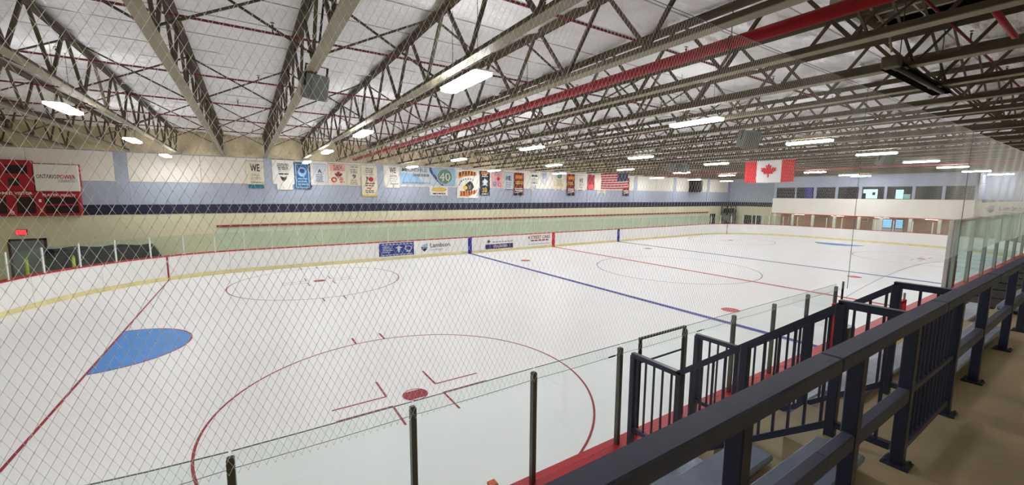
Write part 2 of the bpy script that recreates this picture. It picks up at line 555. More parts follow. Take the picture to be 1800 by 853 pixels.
# dark opening in the insulation with the bare roof purlins
for i in range(5):
    x = HATCH[0]+0.25+i*0.5
    MB().box(x-0.05, x+0.05, HATCH[2], HATCH[3], 8.68, 8.82).build('purlin', 'steel_tan', ceil)
MB().box(HATCH[0]-0.05, HATCH[1]+0.05, HATCH[3]-0.02, HATCH[3]+0.06, 8.5, 8.74).build('opening_frame', 'steel_tan', ceil)
MB().box(HATCH[0]-0.06, HATCH[0]+0.04, HATCH[2], HATCH[3], 8.5, 8.74).build('opening_frame', 'steel_tan', ceil)

# ------------------------------------------------------------------ roof joists
def chord(b, zf, sgn, y0, y1):
    """double angle: two L profiles back to back; flat leg at zf"""
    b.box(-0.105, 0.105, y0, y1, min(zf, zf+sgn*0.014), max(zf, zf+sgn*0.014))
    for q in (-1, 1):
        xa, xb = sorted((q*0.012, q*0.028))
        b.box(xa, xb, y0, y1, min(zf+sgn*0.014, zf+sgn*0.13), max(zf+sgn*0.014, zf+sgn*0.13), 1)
JX = [-25.02+2.322*i for i in range(-5, 26)]
PIPE_X = -16.8
def make_joist():
    j = thing('roof_joist', (0, 0, ZB))
    b = MB(); chord(b, ZB, 1, YN, YW); b.build('bottom_chord', ['steel_tan', 'steel_web_shaded'], j)  # flange tan, upright legs in the darker colour that paints in their shade
    b = MB(); chord(b, ZT, -1, YN, YW); b.build('top_chord', 'steel_web_shaded', j)
    a = MB().bar((0, 0, ZB+0.08), (0, 0.93, ZT-0.08), 0.058, 0.058, (1, 0, 0)).build('web_bar', 'steel_web_shaded', j)
    c = MB().bar((0, 0, ZB+0.08), (0, -0.93, ZT-0.08), 0.058, 0.058, (1, 0, 0)).build('web_bar', 'steel_web_shaded', j)
    first = True
    for k in range(-6, 13):
        yb = -9.75+2.1*k
        if yb < YN+0.6 or yb > YW-0.6: continue
        if first:
            a.location.y = c.location.y = yb; first = False
        else:
            inst(a, j, (0, yb, 0)); inst(c, j, (0, yb, 0))
    return j
proto = make_joist()
def cross_bars(j, dx):
    out = []
    for yb in (-14.2, -8.2, -2.1, 4.0, 10.1):
        if not out:
            p = MB().bar((0.03, 0, ZB+0.1), (dx-0.03, 0, ZT-0.06), 0.035, 0.035, (0, 1, 0)).build('bridging_bar', 'steel_web_shaded')
            q = MB().bar((0.03, 0.05, ZT-0.06), (dx-0.03, 0.05, ZB+0.1), 0.035, 0.035, (0, 1, 0)).build('bridging_bar', 'steel_web_shaded')
            for o in (p, q):
                o.parent = j; o.location = (0, yb, -ZB)
            out = [p, q]
        else:
            for o in out: inst(o, j, (0, yb, -ZB))
cross_bars(proto, 2.322)
right_of = 0
left = [x for x in JX if x < PIPE_X]
for i, x in enumerate(JX):
    j = proto if i == 0 else copy_tree(proto)
    if x < PIPE_X:
        n = len(left)-1-i
        lab = f'tan open-web steel roof joist, {ORD[n]} to the left of the big red pipe'
    else:
        n = i-len(left)
        lab = f'tan open-web steel roof joist, {ORD[n]} beyond the big red pipe'
    j.location = (x, 0, ZB)
    ORG[j.name] = Vector((x, 0, ZB))
    tag(j, lab, 'roof joist', 'open-web roof joists')

# ------------------------------------------------------------------ sprinkler pipes
def main_pipe(x, z, r, label):
    t = thing('sprinkler_main_pipe', (x, YN, z), label, 'pipe', 'red sprinkler mains')
    MB().tube((x, YN, z), (x, YW, z), r, 16, caps=True).build('pipe', 'pipe_red', t, True)
    for yy in (-17, -12.6, -6.5, -0.5, 5.5, 11.5):
        b = MB()
        n = 14
        for i in range(n):
            a0, a1 = 2*math.pi*i/n, 2*math.pi*(i+1)/n
            b.bar((x+(r+.008)*math.cos(a0), yy, z+(r+.008)*math.sin(a0)), (x+(r+.008)*math.cos(a1), yy, z+(r+.008)*math.sin(a1)), 0.03, 0.012, (0, 1, 0))
        h = b.build('pipe_clamp', 'steel_dark', t)
        MB().tube((x, yy, z+r), (x, yy, 8.66), 0.008, 6).build('hanger_rod', 'steel_dark', h)
    for yy in (-9.3, -4.1, 1.5, 7.8):
        MB().tube((x, yy-0.06, z), (x, yy+0.06, z), r+0.015, 16).build('pipe_coupling', 'pipe_red', t, True)
    return t
main_pipe(PIPE_X, 7.42, 0.10, 'thick bright red sprinkler main crossing the roof below the joists')
main_pipe(18.8, 7.32, 0.09, 'far red sprinkler main crossing the roof beyond the maple leaf flag')
for i, yy in enumerate((-14.3, -10.2, -6.05, -1.2, 3.2, 7.4, 11.8)):
    t = thing('sprinkler_branch_pipe', (XL, yy, 8.25), f'thin dark red sprinkler branch pipe along the roof, {ORD[i]} from the near walkway', 'pipe', 'thin sprinkler branch pipes')
    MB().tube((XL, yy, 8.25), (XR, yy, 8.25), 0.026, 8).build('pipe', 'pipe_dark_red', t, True)
    for n in range(15):
        x = -33+n*4.4+(yy % 1.0)
        b = MB()
        b.tube((x, yy, 8.26), (x, yy, 8.40), 0.014, 6)
        b.tube((x, yy, 8.40), (x, yy, 8.44), 0.03, 6, 0.012)
        b.bar((x-0.04, yy, 8.47), (x+0.04, yy, 8.47), 0.05, 0.012)
        b.build('sprinkler_head', 'steel_dark', t)

# ------------------------------------------------------------------ lights
LX = [-27.95+7.83*i for i in range(9)]
LY = [-9.05, -0.5, 7.55, 16.1]
ROWN = ['the row over the near boards', 'the row along mid ice', 'the row over the far ice', 'the row beside the banner wall']
def make_light():
    t = thing('strip_light', (0, 0, 7.02))
    L, Wd = 0.78, 0.19
    z = 7.02
    b = MB()
    prof = [(-Wd-0.008, 0.055), (-Wd*0.7, 0.085), (Wd*0.7, 0.085), (Wd+0.008, 0.055)]
    n = len(prof)
    b.add([(x, y, z+h) for y in (-L-0.02, L+0.02) for x, h in prof], [(i, i+1, i+1+n, i+n) for i in range(n-1)]+[(0, 3, 2, 1), (4, 5, 6, 7), (0, 4, 7, 3)])
    b.build('housing', 'wall_white', t)
    MB().poly([(-Wd*0.5, -L*0.95, z+0.088), (Wd*0.5, -L*0.95, z+0.088), (Wd*0.5, L*0.95, z+0.088), (-Wd*0.5, L*0.95, z+0.088)]).build('uplight_fill_sheet', 'uplight_fill', t)  # added glowing sheet on top of the housing, brightens the ceiling
    b = MB()
    prof = [(-Wd*0.9, 0.055), (-Wd, 0.0), (-Wd*0.6, -0.026), (Wd*0.6, -0.026), (Wd, 0.0), (Wd*0.9, 0.055)]
    n = len(prof)
    b.add([(x, y, z+h) for y in (-L, L) for x, h in prof], [(i, i+n, i+1+n, i+1) for i in range(n-1)]+[(0, 1, 2, 3, 4, 5), (11, 10, 9, 8, 7, 6)])
    b.build('diffuser', 'lamp', t)
    for yy in (-0.55, 0.55):
        MB().tube((0, yy, z+0.08), (0, yy, 8.875), 0.006, 5).build('hanger_wire', 'steel_dark', t)
    return t
lp = make_light()
first = True
for r_, yy in enumerate(LY):
    for c_, x in enumerate(LX):
        if yy > 16 and x > 30: continue
        if r_ == 2 and x > 33: continue
        t = lp if first else copy_tree(lp)
        first = False
        z = 7.02
        if r_ == 3:
            yy, z, x = 14.2, 6.876, -23.94+(x+23.94)*0.934
        if x > 33:
            if r_ == 0: yy = -9.4
            else: x = 30.0
        t.location = (x, yy, z)
        tag(t, f'white strip light, {ORD[c_]} from left in {ROWN[r_]}', 'ceiling light', 'hanging strip lights')

# ------------------------------------------------------------------ dasher boards
boards = thing('rink_boards', (0, 0, 0), 'white dasher boards with red cap rail and yellow kick plate around the ice', 'boards')
NP = 58
for i in range(NP):
    s0, s1 = PER*i/NP, PER*(i+1)/NP
    sweep(MB(), s0+0.004, s1-0.004, 0.0, 0.10, 0.0, BH-0.04, 0.4).build('board_panel', 'white_board', boards)
    sweep(MB(), s0+0.004, s1-0.004, -0.012, 0.0, 0.0, 0.20, 0.4).build('kick_plate', 'yellow_kick', boards)
for i in range(20):
    sweep(MB(), PER*i/20+0.002, PER*(i+1)/20-0.002, -0.02, 0.36, BH-0.04, BH, 0.4).build('cap_rail', 'red_paint', boards)
for nm, xx, hw, m in (('line_stripe', -B, 0.17, 'blue_line'), ('line_stripe', 0, 0.17, 'red_paint'), ('line_stripe', B, 0.17, 'blue_line')):
    sweep(MB(), s_far(xx+hw), s_far(xx-hw), -0.018, 0.0, 0.0, BH-0.04).build(nm, m, boards)
for sg in (-1, 1):
    for q in (-1, 1):
        best = min((PER*i/4000 for i in range(4000)), key=lambda s: (rim(s)[0]-Vector((sg*G, q*gy, 0))).length)
        sweep(MB(), best-0.035, best+0.035, -0.018, 0.0, 0.0, BH-0.04).build('goal_line_stripe', 'red_line', boards)

# adverts printed on the far boards
ad = Face((0, W-0.006, 0), (1, 0, 0), (0, -1, 0))
ad.rect(boards, 'blue_advert', -16.1, -13.49, 0.27, 1.24, 'ink_navy', 0.002)
for v in (1.12, 0.36):
    for k in range(9):
        ad.rect(boards, 'advert_text_bar', -15.9+k*0.26, -15.9+k*0.26+0.2, v-0.03, v+0.03, 'ink_pale_blue', 0.006)
for r in range(4):
    ad.rect(boards, 'advert_text_bar', -15.85, -15.85+0.55+0.1*((r*7) % 3), 0.93-r*0.13, 0.98-r*0.13, 'ink_pale_blue', 0.006)
ad.poly(boards, 'advert_emblem', [(-14.95, 0.85), (-14.65, 0.98), (-14.35, 0.85), (-14.55, 0.82), (-14.6, 0.5), (-14.7, 0.5), (-14.75, 0.82)], 'ink_pale_blue', 0.006)
ad.ell(boards, 'advert_emblem', -13.92, 0.78, 0.28, 0.2, 'ink_pale_blue', 0.006, hole=0.75)
ad.rect(boards, 'advert_text_bar', -14.1, -13.74, 0.52, 0.57, 'ink_pale_blue', 0.006)
def shield(F, p, u, v, s_, d=0.006):
    F.poly(p, 'shield_top', [(u, v+0.62*s_), (u+0.3*s_, v+0.84*s_), (u+0.8*s_, v+0.95*s_), (u+0.8*s_, v+0.62*s_)], 'ink_sky', d)
    F.poly(p, 'shield_middle', [(u, v+0.44*s_), (u+0.8*s_, v+0.44*s_), (u+0.8*s_, v+0.56*s_), (u, v+0.56*s_)], 'ink_blue', d)
    F.poly(p, 'shield_base', [(u+0.08*s_, v+0.3*s_), (u+0.4*s_, v), (u+0.72*s_, v+0.3*s_), (u+0.78*s_, v+0.4*s_), (u+0.02*s_, v+0.4*s_)], 'ink', d)
shield(ad, boards, -12.93, 0.42, 0.66)
ad.text(boards, 'Lambton', -12.2, -10.5, 0.72, 1.06, 'ink', 0.006, 0.012)
ad.text(boards, 'College', -12.2, -11.15, 0.42, 0.62, 'ink_violet', 0.006)
ad.poly(boards, 'advert_emblem', [(-7.2, 0.72), (-7.08, 0.85), (-7.16, 1.0), (-7.0, 0.96), (-6.9, 1.08), (-6.9, 0.92), (-6.75, 0.88), (-6.92, 0.82), (-6.98, 0.68), (-7.05, 0.8)], 'ink', 0.006)
for k in range(7):
    ad.rect(boards, 'advert_text_bar', -6.6+k*0.3, -6.6+k*0.3+0.22, 0.78, 0.86, 'ink_soft', 0.006)
ad.rect(boards, 'purple_advert', -7.3, -4.53, 0.24, 0.64, 'ink_purple', 0.002)
ad.text(boards, 'VOLUNTEER', -6.55, -5.1, 0.34, 0.55, 'paper_white', 0.008, 0.012)
ad.text(boards, '4 STREET CARS', -2.95, -0.45, 0.86, 1.16, 'ink_maroon', 0.006, 0.02, 0.15)
for k in range(5):
    ad.rect(boards, 'advert_text_bar', -2.6+k*0.42, -2.6+k*0.42+0.34, 0.66, 0.78, 'ink_maroon', 0.006)
for k in range(9):
    ad.rect(boards, 'advert_text_bar', -2.85+k*0.27, -2.85+k*0.27+0.2, 0.38, 0.43, 'ink_violet', 0.006)

# glass: posts and panes
def pane(s0, s1, z0, z1, m, d=0.07):
    o = sweep(MB(), s0, s1, d-0.006, d+0.006, z0, z1, 0.5).build('glass_pane', m, boards)
    if m == 'glass_near':
        sweep(MB(), s0, s1, d-0.006, d+0.006, z1, z1+0.004, 0.5).build('glass_edge', 'edge_green', o)
def post(s, z0, z1, m, wd=0.045, dp=0.05, d=0.07):
    p, n = rim(s)
    t = Vector((-n.y, n.x, 0))
    c = p+n*d
    b = MB()
    vs = []
    for z in (z0, z1-0.015):
        for a, e in ((-wd/2, -dp/2), (wd/2, -dp/2), (wd/2, dp/2), (-wd/2, dp/2)):
            q = c+t*a+n*e
            vs.append((q.x, q.y, z))
    for a, e in ((-wd/3, -dp/3), (wd/3, -dp/3), (wd/3, dp/3), (-wd/3, dp/3)):
        q = c+t*a+n*e
        vs.append((q.x, q.y, z1))
    b.add(vs, [(3,2,1,0),(0,1,5,4),(1,2,6,5),(2,3,7,6),(3,0,4,7),(4,5,9,8),(5,6,10,9),(6,7,11,10),(7,4,8,11),(8,9,10,11)])
    return b.build('glass_post', m, boards)
STEP = 1.462
off = s_far(-18.34) % STEP
s = off
while s < 2*CX+0.4: s += STEP
ss = []
while s < PER-0.8:
    ss.append(s); s += STEP
for s in ss: post(s, BH, 2.44, 'post_white', 0.065)
for a, c in zip(ss, ss[1:]):
    mid = rim((a+c)/2)[0]
    pane(a+0.012, c-0.012, BH, 2.42, 'glass_far')
near_posts = [-27.08, -25.62, -24.157, -22.696, -21.237, -19.78, -18.328, -16.92, -15.477, -14.016, -12.536]
for x in near_posts:
    post(s_near(x), BH, 2.745, 'alu_dark', 0.055, 0.06, 0.10)
near_pairs = [(-25.62, -24.157), (-24.157, -22.696), (-22.696, -21.237), (-21.237, -19.78), (-19.78, -19.38), (-18.328, -16.92), (-16.92, -15.477), (-15.477, -14.016), (-14.016, -12.536)]
for a, c in near_pairs:
    pane(s_near(a)+0.01, s_near(c)-0.01, BH, 2.79, 'glass_near', 0.10)
# gate to the ice with dark frame
gate = thing('rink_gate', (-18.85, -W-0.1, BH), 'tall glass gate onto the ice with thin dark metal frame', 'gate')
for x in (-19.37, -18.34):
    MB().bbox(x-0.02, x+0.02, -W-0.12, -W-0.08, BH, 2.80, 0.004).build('frame_post', 'black', gate)
MB().box(-19.39, -18.32, -W-0.12, -W-0.08, 2.775, 2.80).build('frame_rail', 'black', gate)
MB().box(-19.35, -18.36, -W-0.11, -W-0.09, 2.42, 2.44).build('frame_rail', 'black', gate)
MB().box(-19.35, -18.36, -W-0.104, -W-0.096, BH, 2.775).build('glass_pane', 'glass_near', gate)
# tall screen at the right on the near side
tall = thing('tall_glass_screen', (-2.2, -W-0.1, BH), 'tall greenish glass screen with grey steel posts at far right', 'glass screen')
tp = [-2.35, -1.5, 1.15, 4.1, 7.0, 9.9, 12.6, 15.5]
for i, x in enumerate(tp):
    hw = 0.16 if i == 0 else 0.08
    MB().bbox(x-hw, x+hw, -W-0.16, -W-0.04, BH, 4.0, 0.01).build('screen_post', 'alu', tall)
for a, c in zip(tp, tp[1:]):
    MB().box(a+0.06, c-0.06, -W-0.106, -W-0.094, BH, 3.95).build('glass_pane', 'glass_tall', tall)
MB().box(tp[0], tp[-1], -W-0.13, -W-0.07, 3.94, 4.02).build('top_rail', 'alu', tall)

# tension cable along the near glass with turnbuckle
t = thing('tension_cable', (-27, -13.12, 2.68), 'thin steel cable with turnbuckles strung along the near glass top', 'cable')
b = MB(); pts = []
for a, c in zip(near_posts, near_posts[1:]):
    for k in range(6):
        u = k/6
        pts.append((a+(c-a)*u, -13.135, 2.70-0.008*4*u*(1-u)))
pts.append((-12.536, -13.135, 2.70))
b.path(pts, 0.0026, 5); b.build('wire', 'wire_grey', t)
for x in (-20.0, -18.05):
    b = MB(); b.tube((x-0.09, -13.135, 2.695), (x+0.03, -13.135, 2.698), 0.009, 6); b.tube((x+0.03, -13.135, 2.698), (x+0.10, -13.135, 2.699), 0.004, 6)
    b.build('turnbuckle', 'black', t)

# ------------------------------------------------------------------ safety netting
net = thing('safety_netting', (-27, -13.16, 2.68), 'white diamond-mesh safety net hanging from the joists above the near glass', 'netting')
CW, CH = 0.061, 0.118
ZN0, ZN1 = 2.68, ZB
XN0, XN1 = -28.0, 30.0
def wav(x, z):
    h = (ZN1-z)/(ZN1-ZN0)
    return -13.16 + 0.03*math.sin(x*0.9+z*0.5)*h + 0.012*math.sin(x*3.1-z*1.7)
def strand(b, x0, sg, r, nseg):
    vs = []; fs = []
    dxz = CW/CH*sg
    d = Vector((dxz, 0, 1)).normalized()
    side = Vector((d.z, 0, -d.x))*r
    bk = Vector((0, r, 0))
    for i in range(nseg+1):
        z = ZN0+(ZN1-ZN0)*i/nseg
        x = x0+dxz*(z-ZN0)
        c = Vector((x, wav(x, z), z))
        vs += [c+side, c+bk, c-side, c-bk]
    for i in range(nseg):
        a = 4*i
        for k in range(4):
            fs.append((a+k, a+(k+1) % 4, a+4+(k+1) % 4, a+4+k))
    b.add(vs, fs)
for sg in (1, -1):
    b = MB()
    x = XN0-3
    while x < XN1+3:
        q = 1.0 if x < -14 else (0.65 if x < -2 else 1.25)
        strand(b, x, sg, (0.0014 if sg > 0 else 0.0009)*q, 24)
        x += CW
    o = b.build('net_mesh', 'net_cord', net); o['kind'] = 'stuff'
b = MB()
nzk = int((ZN1-ZN0)/(CH/2))
n0 = int(round((-27.0-(XN0-3))/CW))
for i in range(int(10.5/CW)):
    for k in range(nzk):
        z = ZN0+k*CH/2
        c = (XN0-3)+(n0+i)*CW+(k % 2)*CW/2
        y = wav(c, z); r = 0.0036
        b.add([(c+r, y, z), (c, y+r, z), (c-r, y, z), (c, y-r, z), (c, y, z+r*1.6), (c, y, z-r*1.6)], [(0,1,4),(1,2,4),(2,3,4),(3,0,4),(1,0,5),(2,1,5),(3,2,5),(0,3,5)])
o = b.build('net_knots', 'net_cord', net); o['kind'] = 'stuff'
MB().tube((XN0, -13.16, ZN1), (XN1, -13.16, ZN1), 0.005, 6).build('head_rope', 'wire_grey', net)
for x, rr in ((-12.25, 0.006), (-1.8, 0.009)):
    MB().tube((x, -13.17, ZN0), (x, -13.17, ZN1), rr, 6).build('side_rope', 'wire_grey', net)
pts = [(-12.3+i*0.55, -13.15, 2.45+0.3*(1-((i-9)/9)**2)) for i in range(19)]
MB().path(pts, 0.004, 5).build('foot_rope', 'wire_grey', net)

# ------------------------------------------------------------------ spectator terrace
walk = tag(MB().box(XL, XR, YN, -15.55, 2.65, 2.95).build('floor_walkway', 'walk_concrete'), 'tan concrete spectator walkway behind the dark railing', 'floor', kind='structure')
X0T, X1T = -31.0, -11.4
terr = thing('bleacher_terrace', (X0T, -15.55, 0), 'stepped concrete bleacher terrace between walkway and boards', 'terrace', kind='structure')
steps = [(-15.55, -14.95, 2.57), (-14.95, -14.38, 2.18), (-14.38, -13.95, 1.80), (-13.95, -13.42, 1.42)]
for y0, y1, z in steps:
    MB().box(X0T, X1T, y0, y1, -0.03, z).build('terrace_step', 'concrete', terr)
MB().box(XL, XR, -15.60, -15.55, -0.03, 2.65).build('terrace_back_wall', 'concrete', terr)
AIS = [(-20.2, -18.95), (-15.3, -13.95)]
for ax0, ax1 in AIS:
    for y0, y1, z in ((-15.55, -15.25, 2.76), (-14.95, -14.66, 2.38), (-14.38, -14.16, 1.99), (-13.95, -13.7, 1.61)):
        MB().box(ax0, ax1, y0, y1, z-0.2, z).build('aisle_step', 'concrete', terr)
    if ax0 > -16:
        for y1, z in ((-15.25, 2.76), (-14.95, 2.57), (-14.66, 2.38), (-14.38, 2.18), (-14.16, 1.99)):
            MB().box(ax0, ax1, y1-0.06, y1+0.004, z-0.05, z+0.004).build('step_nosing', 'yellow_paint', terr)
planks = []
rows = [('back row at walkway level', -15.88, -15.60, 3.0, 3.075), ('middle row', -15.28, -15.0, 2.61, 2.685), ('front row nearest the glass', -14.71, -14.43, 2.22, 2.295)]
secs = [('left of the stair railing', -28.0, -20.42), ('between the two stairs', -18.72, -15.45), ('past the yellow-edged steps', -13.8, -11.6)]
for rn, y0, y1, z0, z1 in rows:
    for sn, x0, x1 in secs:
        if 'back' in rn and x0 < -21: x1 = -20.55
        t = thing('bench_plank', ((x0+x1)/2, (y0+y1)/2, z0-0.04), f'slate blue bench plank, {rn}, {sn}', 'bench', 'slate blue bench planks')
        MB().bbox(x0, x1, y0, y1, z0+0.02, z1, 0.012).build('seat_board', 'plank_blue', t)
        MB().bbox(x0+0.02, x1-0.02, y0+0.015, y1-0.015, z0, z0+0.02, 0.004).build('seat_edge', 'plank_edge', t)
        n = max(2, int((x1-x0)/1.2)+1)
        for k in range(n):
            x = x0+0.15+(x1-x0-0.3)*k/(n-1)
            MB().box(x-0.03, x+0.03, y0+0.04, y1-0.04, z0-0.05, z0).build('bracket', 'plank_edge', t)
# dark players' bench box under the tall screen
pb = thing('players_bench_box', (1, -14.4, 0), 'dark brown timber box beside the tall glass screen', 'bench box')
MB().box(-11.2, 18, -15.5, -13.45, 1.2, 1.42).build('top_panel', 'dark_brown', pb)
MB().box(-11.2, 18, -13.5, -13.44, 0, 1.2).build('front_panel', 'dark_brown', pb)
MB().box(-11.2, -11.1, -15.5, -13.45, 0, 1.2).build('side_panel', 'dark_brown', pb)
for k in range(14):
    MB().box(-11+k*2.05, -10.92+k*2.05, -15.5, -13.45, 1.42, 1.46).build('batten', 'dark_brown', pb)
rp = thing('padded_post', (-0.7, -13.0, BH), 'red padded post standing on the boards behind the tall glass screen', 'post')
MB().tube((-0.7, -12.99, BH), (-0.7, -12.99, 2.35), 0.04, 12).build('pad', 'red_paint', rp, True)
MB().tube((-0.7, -12.99, 2.35), (-0.7, -12.99, 2.62), 0.03, 10).build('pole', 'alu', rp, True)
# red post and black pole at the end of the near glass
ep = thing('glass_end_post', (-12.5, -13.3, BH), 'red steel end post with black pole at the end of the near glass', 'post')
MB().bbox(-12.62, -12.44, -13.2, -13.02, BH, 2.35, 0.02).build('post', 'red_paint', ep)
MB().tube((-12.36, -13.12, BH), (-12.36, -13.12, 2.85), 0.022, 8).build('pole', 'black', ep)
MB().bbox(-12.30, -11.9, -13.3, -13.1, BH, 1.75, 0.02).build('bracket_box', 'alu_dark', ep)
gp = thing('red_gate_latch', (-7.6, -13.1, BH), 'small red gate latch frame on the cap rail near the bench', 'latch')
for x in (-7.75, -7.35):
    MB().bbox(x-0.04, x+0.04, -13.15, -13.05, BH, 1.72, 0.01).build('upright', 'red_paint', gp)
MB().bbox(-7.79, -7.31, -13.15, -13.05, 1.66, 1.74, 0.01).build('crossbar', 'red_paint', gp)
MB().tube((-7.4, -13.1, 1.74), (-7.4, -13.1, 1.95), 0.03, 8).build('hinge_pin', 'alu', gp)
om = thing('orange_marker', (-21.82, -13.2, BH), 'small orange plastic marker standing on the red cap rail', 'marker')
b = MB()
x, y = -21.81, -13.08
b.add([(x-.05, y-.05, BH), (x+.05, y-.05, BH), (x+.05, y+.05, BH), (x-.05, y+.05, BH), (x-.042, y-.042, 1.57), (x+.042, y-.042, 1.57), (x+.042, y+.042, 1.57), (x-.042, y+.042, 1.57)], [(3,2,1,0),(4,5,6,7),(0,1,5,4),(1,2,6,5),(2,3,7,6),(3,0,4,7)])
b.build('body', 'orange', om)
MB().bbox(x-.05, x+.05, y-.05, y+.05, 1.565, 1.60, 0.008).build('cap', 'orange', om)

# ------------------------------------------------------------------ walkway railing
YRL = -15.97
def base_plate(p, x, y, z):
    o = MB().bbox(x-0.075, x+0.075, y-0.075, y+0.075, z, z+0.014, 0.003).build('base_plate', 'rail_black', p)
    for dx in (-1, 1):
        for dy in (-1, 1):
            MB().tube((x+dx*.055, y+dy*.055, z+.014), (x+dx*.055, y+dy*.055, z+.03), 0.010, 6).build('bolt', 'alu_dark', o)
def rail_section(x0, x1, posts, mids, label):
    t = thing('railing_section', ((x0+x1)/2, YRL, 2.95), label, 'railing', 'walkway railing sections')
    MB().bbox(x0+0.006, x1-0.006, YRL-0.052, YRL+0.052, 3.955, 4.03, 0.008).build('top_rail', 'rail_top', t)
    for x in posts:
        p = MB().bbox(x-0.036, x+0.036, YRL-0.036, YRL+0.036, 2.95, 3.955, 0.005).build('post', 'rail_black', t)
        base_plate(p, x, YRL, 2.95)
    for a, c in mids:
        MB().bbox(a, c, YRL-0.03, YRL+0.03, 3.425, 3.515, 0.006).build('mid_rail', 'rail_top', t)
    return t
rail_section(-25.9, -23.75, [-24.95, -23.9], [(-25.9, -23.75)], 'dark railing section directly below the camera at the picture bottom')
rail_section(-23.75, -21.6, [-22.42], [(-23.75, -21.6)], 'dark railing section with one thick post, nearest the picture bottom')
t = rail_section(-21.6, -19.64, [-21.22, -20.24], [(-21.6, -20.28)], 'dark railing section from the cap joint to the picketed panel')
t2 = rail_section(-19.64, -17.56, [-18.99, -17.87], [(-18.95, -17.56)], 'dark railing section just past the picketed panel')
rail_section(-17.56, -15.4, [-16.25], [(-17.56, -15.4)], 'dark railing section before the yellow-edged steps, one post with base plate')
rail_section(-15.4, -13.3, [-14.95, -13.55], [(-15.4, -13.3)], 'dark railing section beside the yellow-edged steps')
rail_section(-13.3, -11.2, [-12.3], [(-13.3, -11.2)], 'dark railing section at the right picture edge, farthest seen')
# picketed panel across the top of the stair
pk = thing('picket_panel', (-19.6, YRL, 2.95), 'closed panel of thin black pickets across the top of the stair', 'railing panel')
MB().bbox(-20.2, -19.03, YRL-0.022, YRL+0.022, 3.04, 3.085, 0.004).build('bottom_rail', 'rail_black', pk)
MB().bbox(-20.2, -19.03, YRL-0.02, YRL+0.02, 3.45, 3.49, 0.004).build('middle_rail', 'rail_black', pk)
for k in range(10):
    x = -20.1+k*0.11
    MB().box(x-0.009, x+0.009, YRL-0.009, YRL+0.009, 3.085, 3.95).build('picket', 'rail_black', pk)

# stair railings, going down towards the ice
def stair_rail(x, label):
    t = thing('stair_railing', (x, -15.0, 1.42), label, 'railing', 'stair railings')
    top = [(-15.92, 4.0), (-15.57, 4.0), (-14.256, 2.935), (-13.65, 2.935)]
    bot = [(-15.92, 3.05), (-15.57, 3.05), (-14.256, 2.03), (-13.65, 2.03)]
    def zat(P, y):
        for (ya, za), (yb, zb) in zip(P, P[1:]):
            if ya <= y <= yb: return za+(zb-za)*(y-ya)/(yb-ya)
        return P[-1][1]
    for (ya, za), (yb, zb) in zip(top, top[1:]):
        MB().bar((x, ya-0.02, za), (x, yb+0.02, zb), 0.055, 0.055).build('top_rail', 'rail_black', t)
    for (ya, za), (yb, zb) in zip(bot, bot[1:]):
        MB().bar((x, ya, za), (x, yb, zb), 0.042, 0.05).build('bottom_rail', 'rail_black', t)
    for y, zf in ((-15.57, 2.76), (-14.256, 1.80), (-13.65, 1.42), (-14.9, 2.18)):
        if y == -14.9: zf = 2.38
        MB().bbox(x-0.033, x+0.033, y-0.033, y+0.033, zf, zat(top, y), 0.004).build('post', 'rail_black', t)
    y = -15.84
    while y < -13.7:
        if min(abs(y-q) for q in (-15.57, -14.256, -13.65, -14.9)) > 0.05:
            MB().box(x-0.009, x+0.009, y-0.009, y+0.009, zat(bot, y), zat(top, y)).build('picket', 'rail_black', t)
        y += 0.112
    return t
stair_rail(-20.22, 'sloping black stair railing with pickets, the one nearer the camera')
stair_rail(-18.95, 'sloping black stair railing with pickets, on the far side of the stair')

# ------------------------------------------------------------------ flags
def flag_grid(x0, ya, yb, za, zb, amp, nu=40, nv=20):
    def P(u, v, d=0.0):   # u along -y (right as seen from the walkway), v up
        y = ya+(yb-ya)*u
        z = za+(zb-za)*v
        sag = -0.06*math.sin(math.pi*u)*(1-v)
        return (x0+amp*math.sin(u*9+v*2)*(1.1-v)+d, y, z+sag)
    return P
def cloth(b, P, u0, u1, v0, v1, nu, nv, d=0.0, mi=0):
    vs = [P(u0+(u1-u0)*i/nu, v0+(v1-v0)*j/nv, d) for i in range(nu+1) for j in range(nv+1)]
    b.add(vs, [(i*(nv+1)+j, i*(nv+1)+j+1, (i+1)*(nv+1)+j+1, (i+1)*(nv+1)+j) for i in range(nu) for j in range(nv)], mi)
cf = thing('national_flag', (5.166, -3.1, 5.80), 'red and white maple leaf flag hanging from the roof over the ice', 'flag')
P = flag_grid(5.166, -1.55, -4.6, 5.80, 7.19, 0.035)
for nm, a, c, m in (('red_band', 0, .25, 'flag_red'), ('white_field', .25, .75, 'flag_white'), ('red_band', .75, 1, 'flag_red')):
    b = MB(); cloth(b, P, a, c, 0, 1, 14, 12); cloth(b, P, a, c, 0, 1, 14, 12, 0.006); b.build(nm, m, cf, True)
half = [(0, 1.0), (-.12, .76), (-.26, .83), (-.20, .43), (-.38, .63), (-.43, .53), (-.66, .57), (-.57, .36), (-.68, .30), (-.35, 0.04), (-.39, -.08), (-.06, -.03), (-.06, -.40)]
# leaf as a fan of triangles following the cloth on both faces
pts = [(x, y) for x, y in half] + [(-x, y) for x, y in reversed(half[1:])]
pts = [(0.5+x*0.24, 0.42+y*0.46) for x, y in pts]
for d in (-0.02, 0.026):
    b = MB()
    n = len(pts)
    b.add([P(u, v, d) for u, v in pts], [tuple(range(n))])
    b.build('maple_leaf', 'flag_red', cf)
for y in (-1.6, -4.55):
    MB().tube((5.166, y, 7.17), (5.166, y, 7.30), 0.008, 5).build('hanging_cord', 'rope', cf)
MB().tube((5.166, -1.5, 7.20), (5.166, -4.65, 7.20), 0.015, 6).build('header_pole', 'alu', cf)

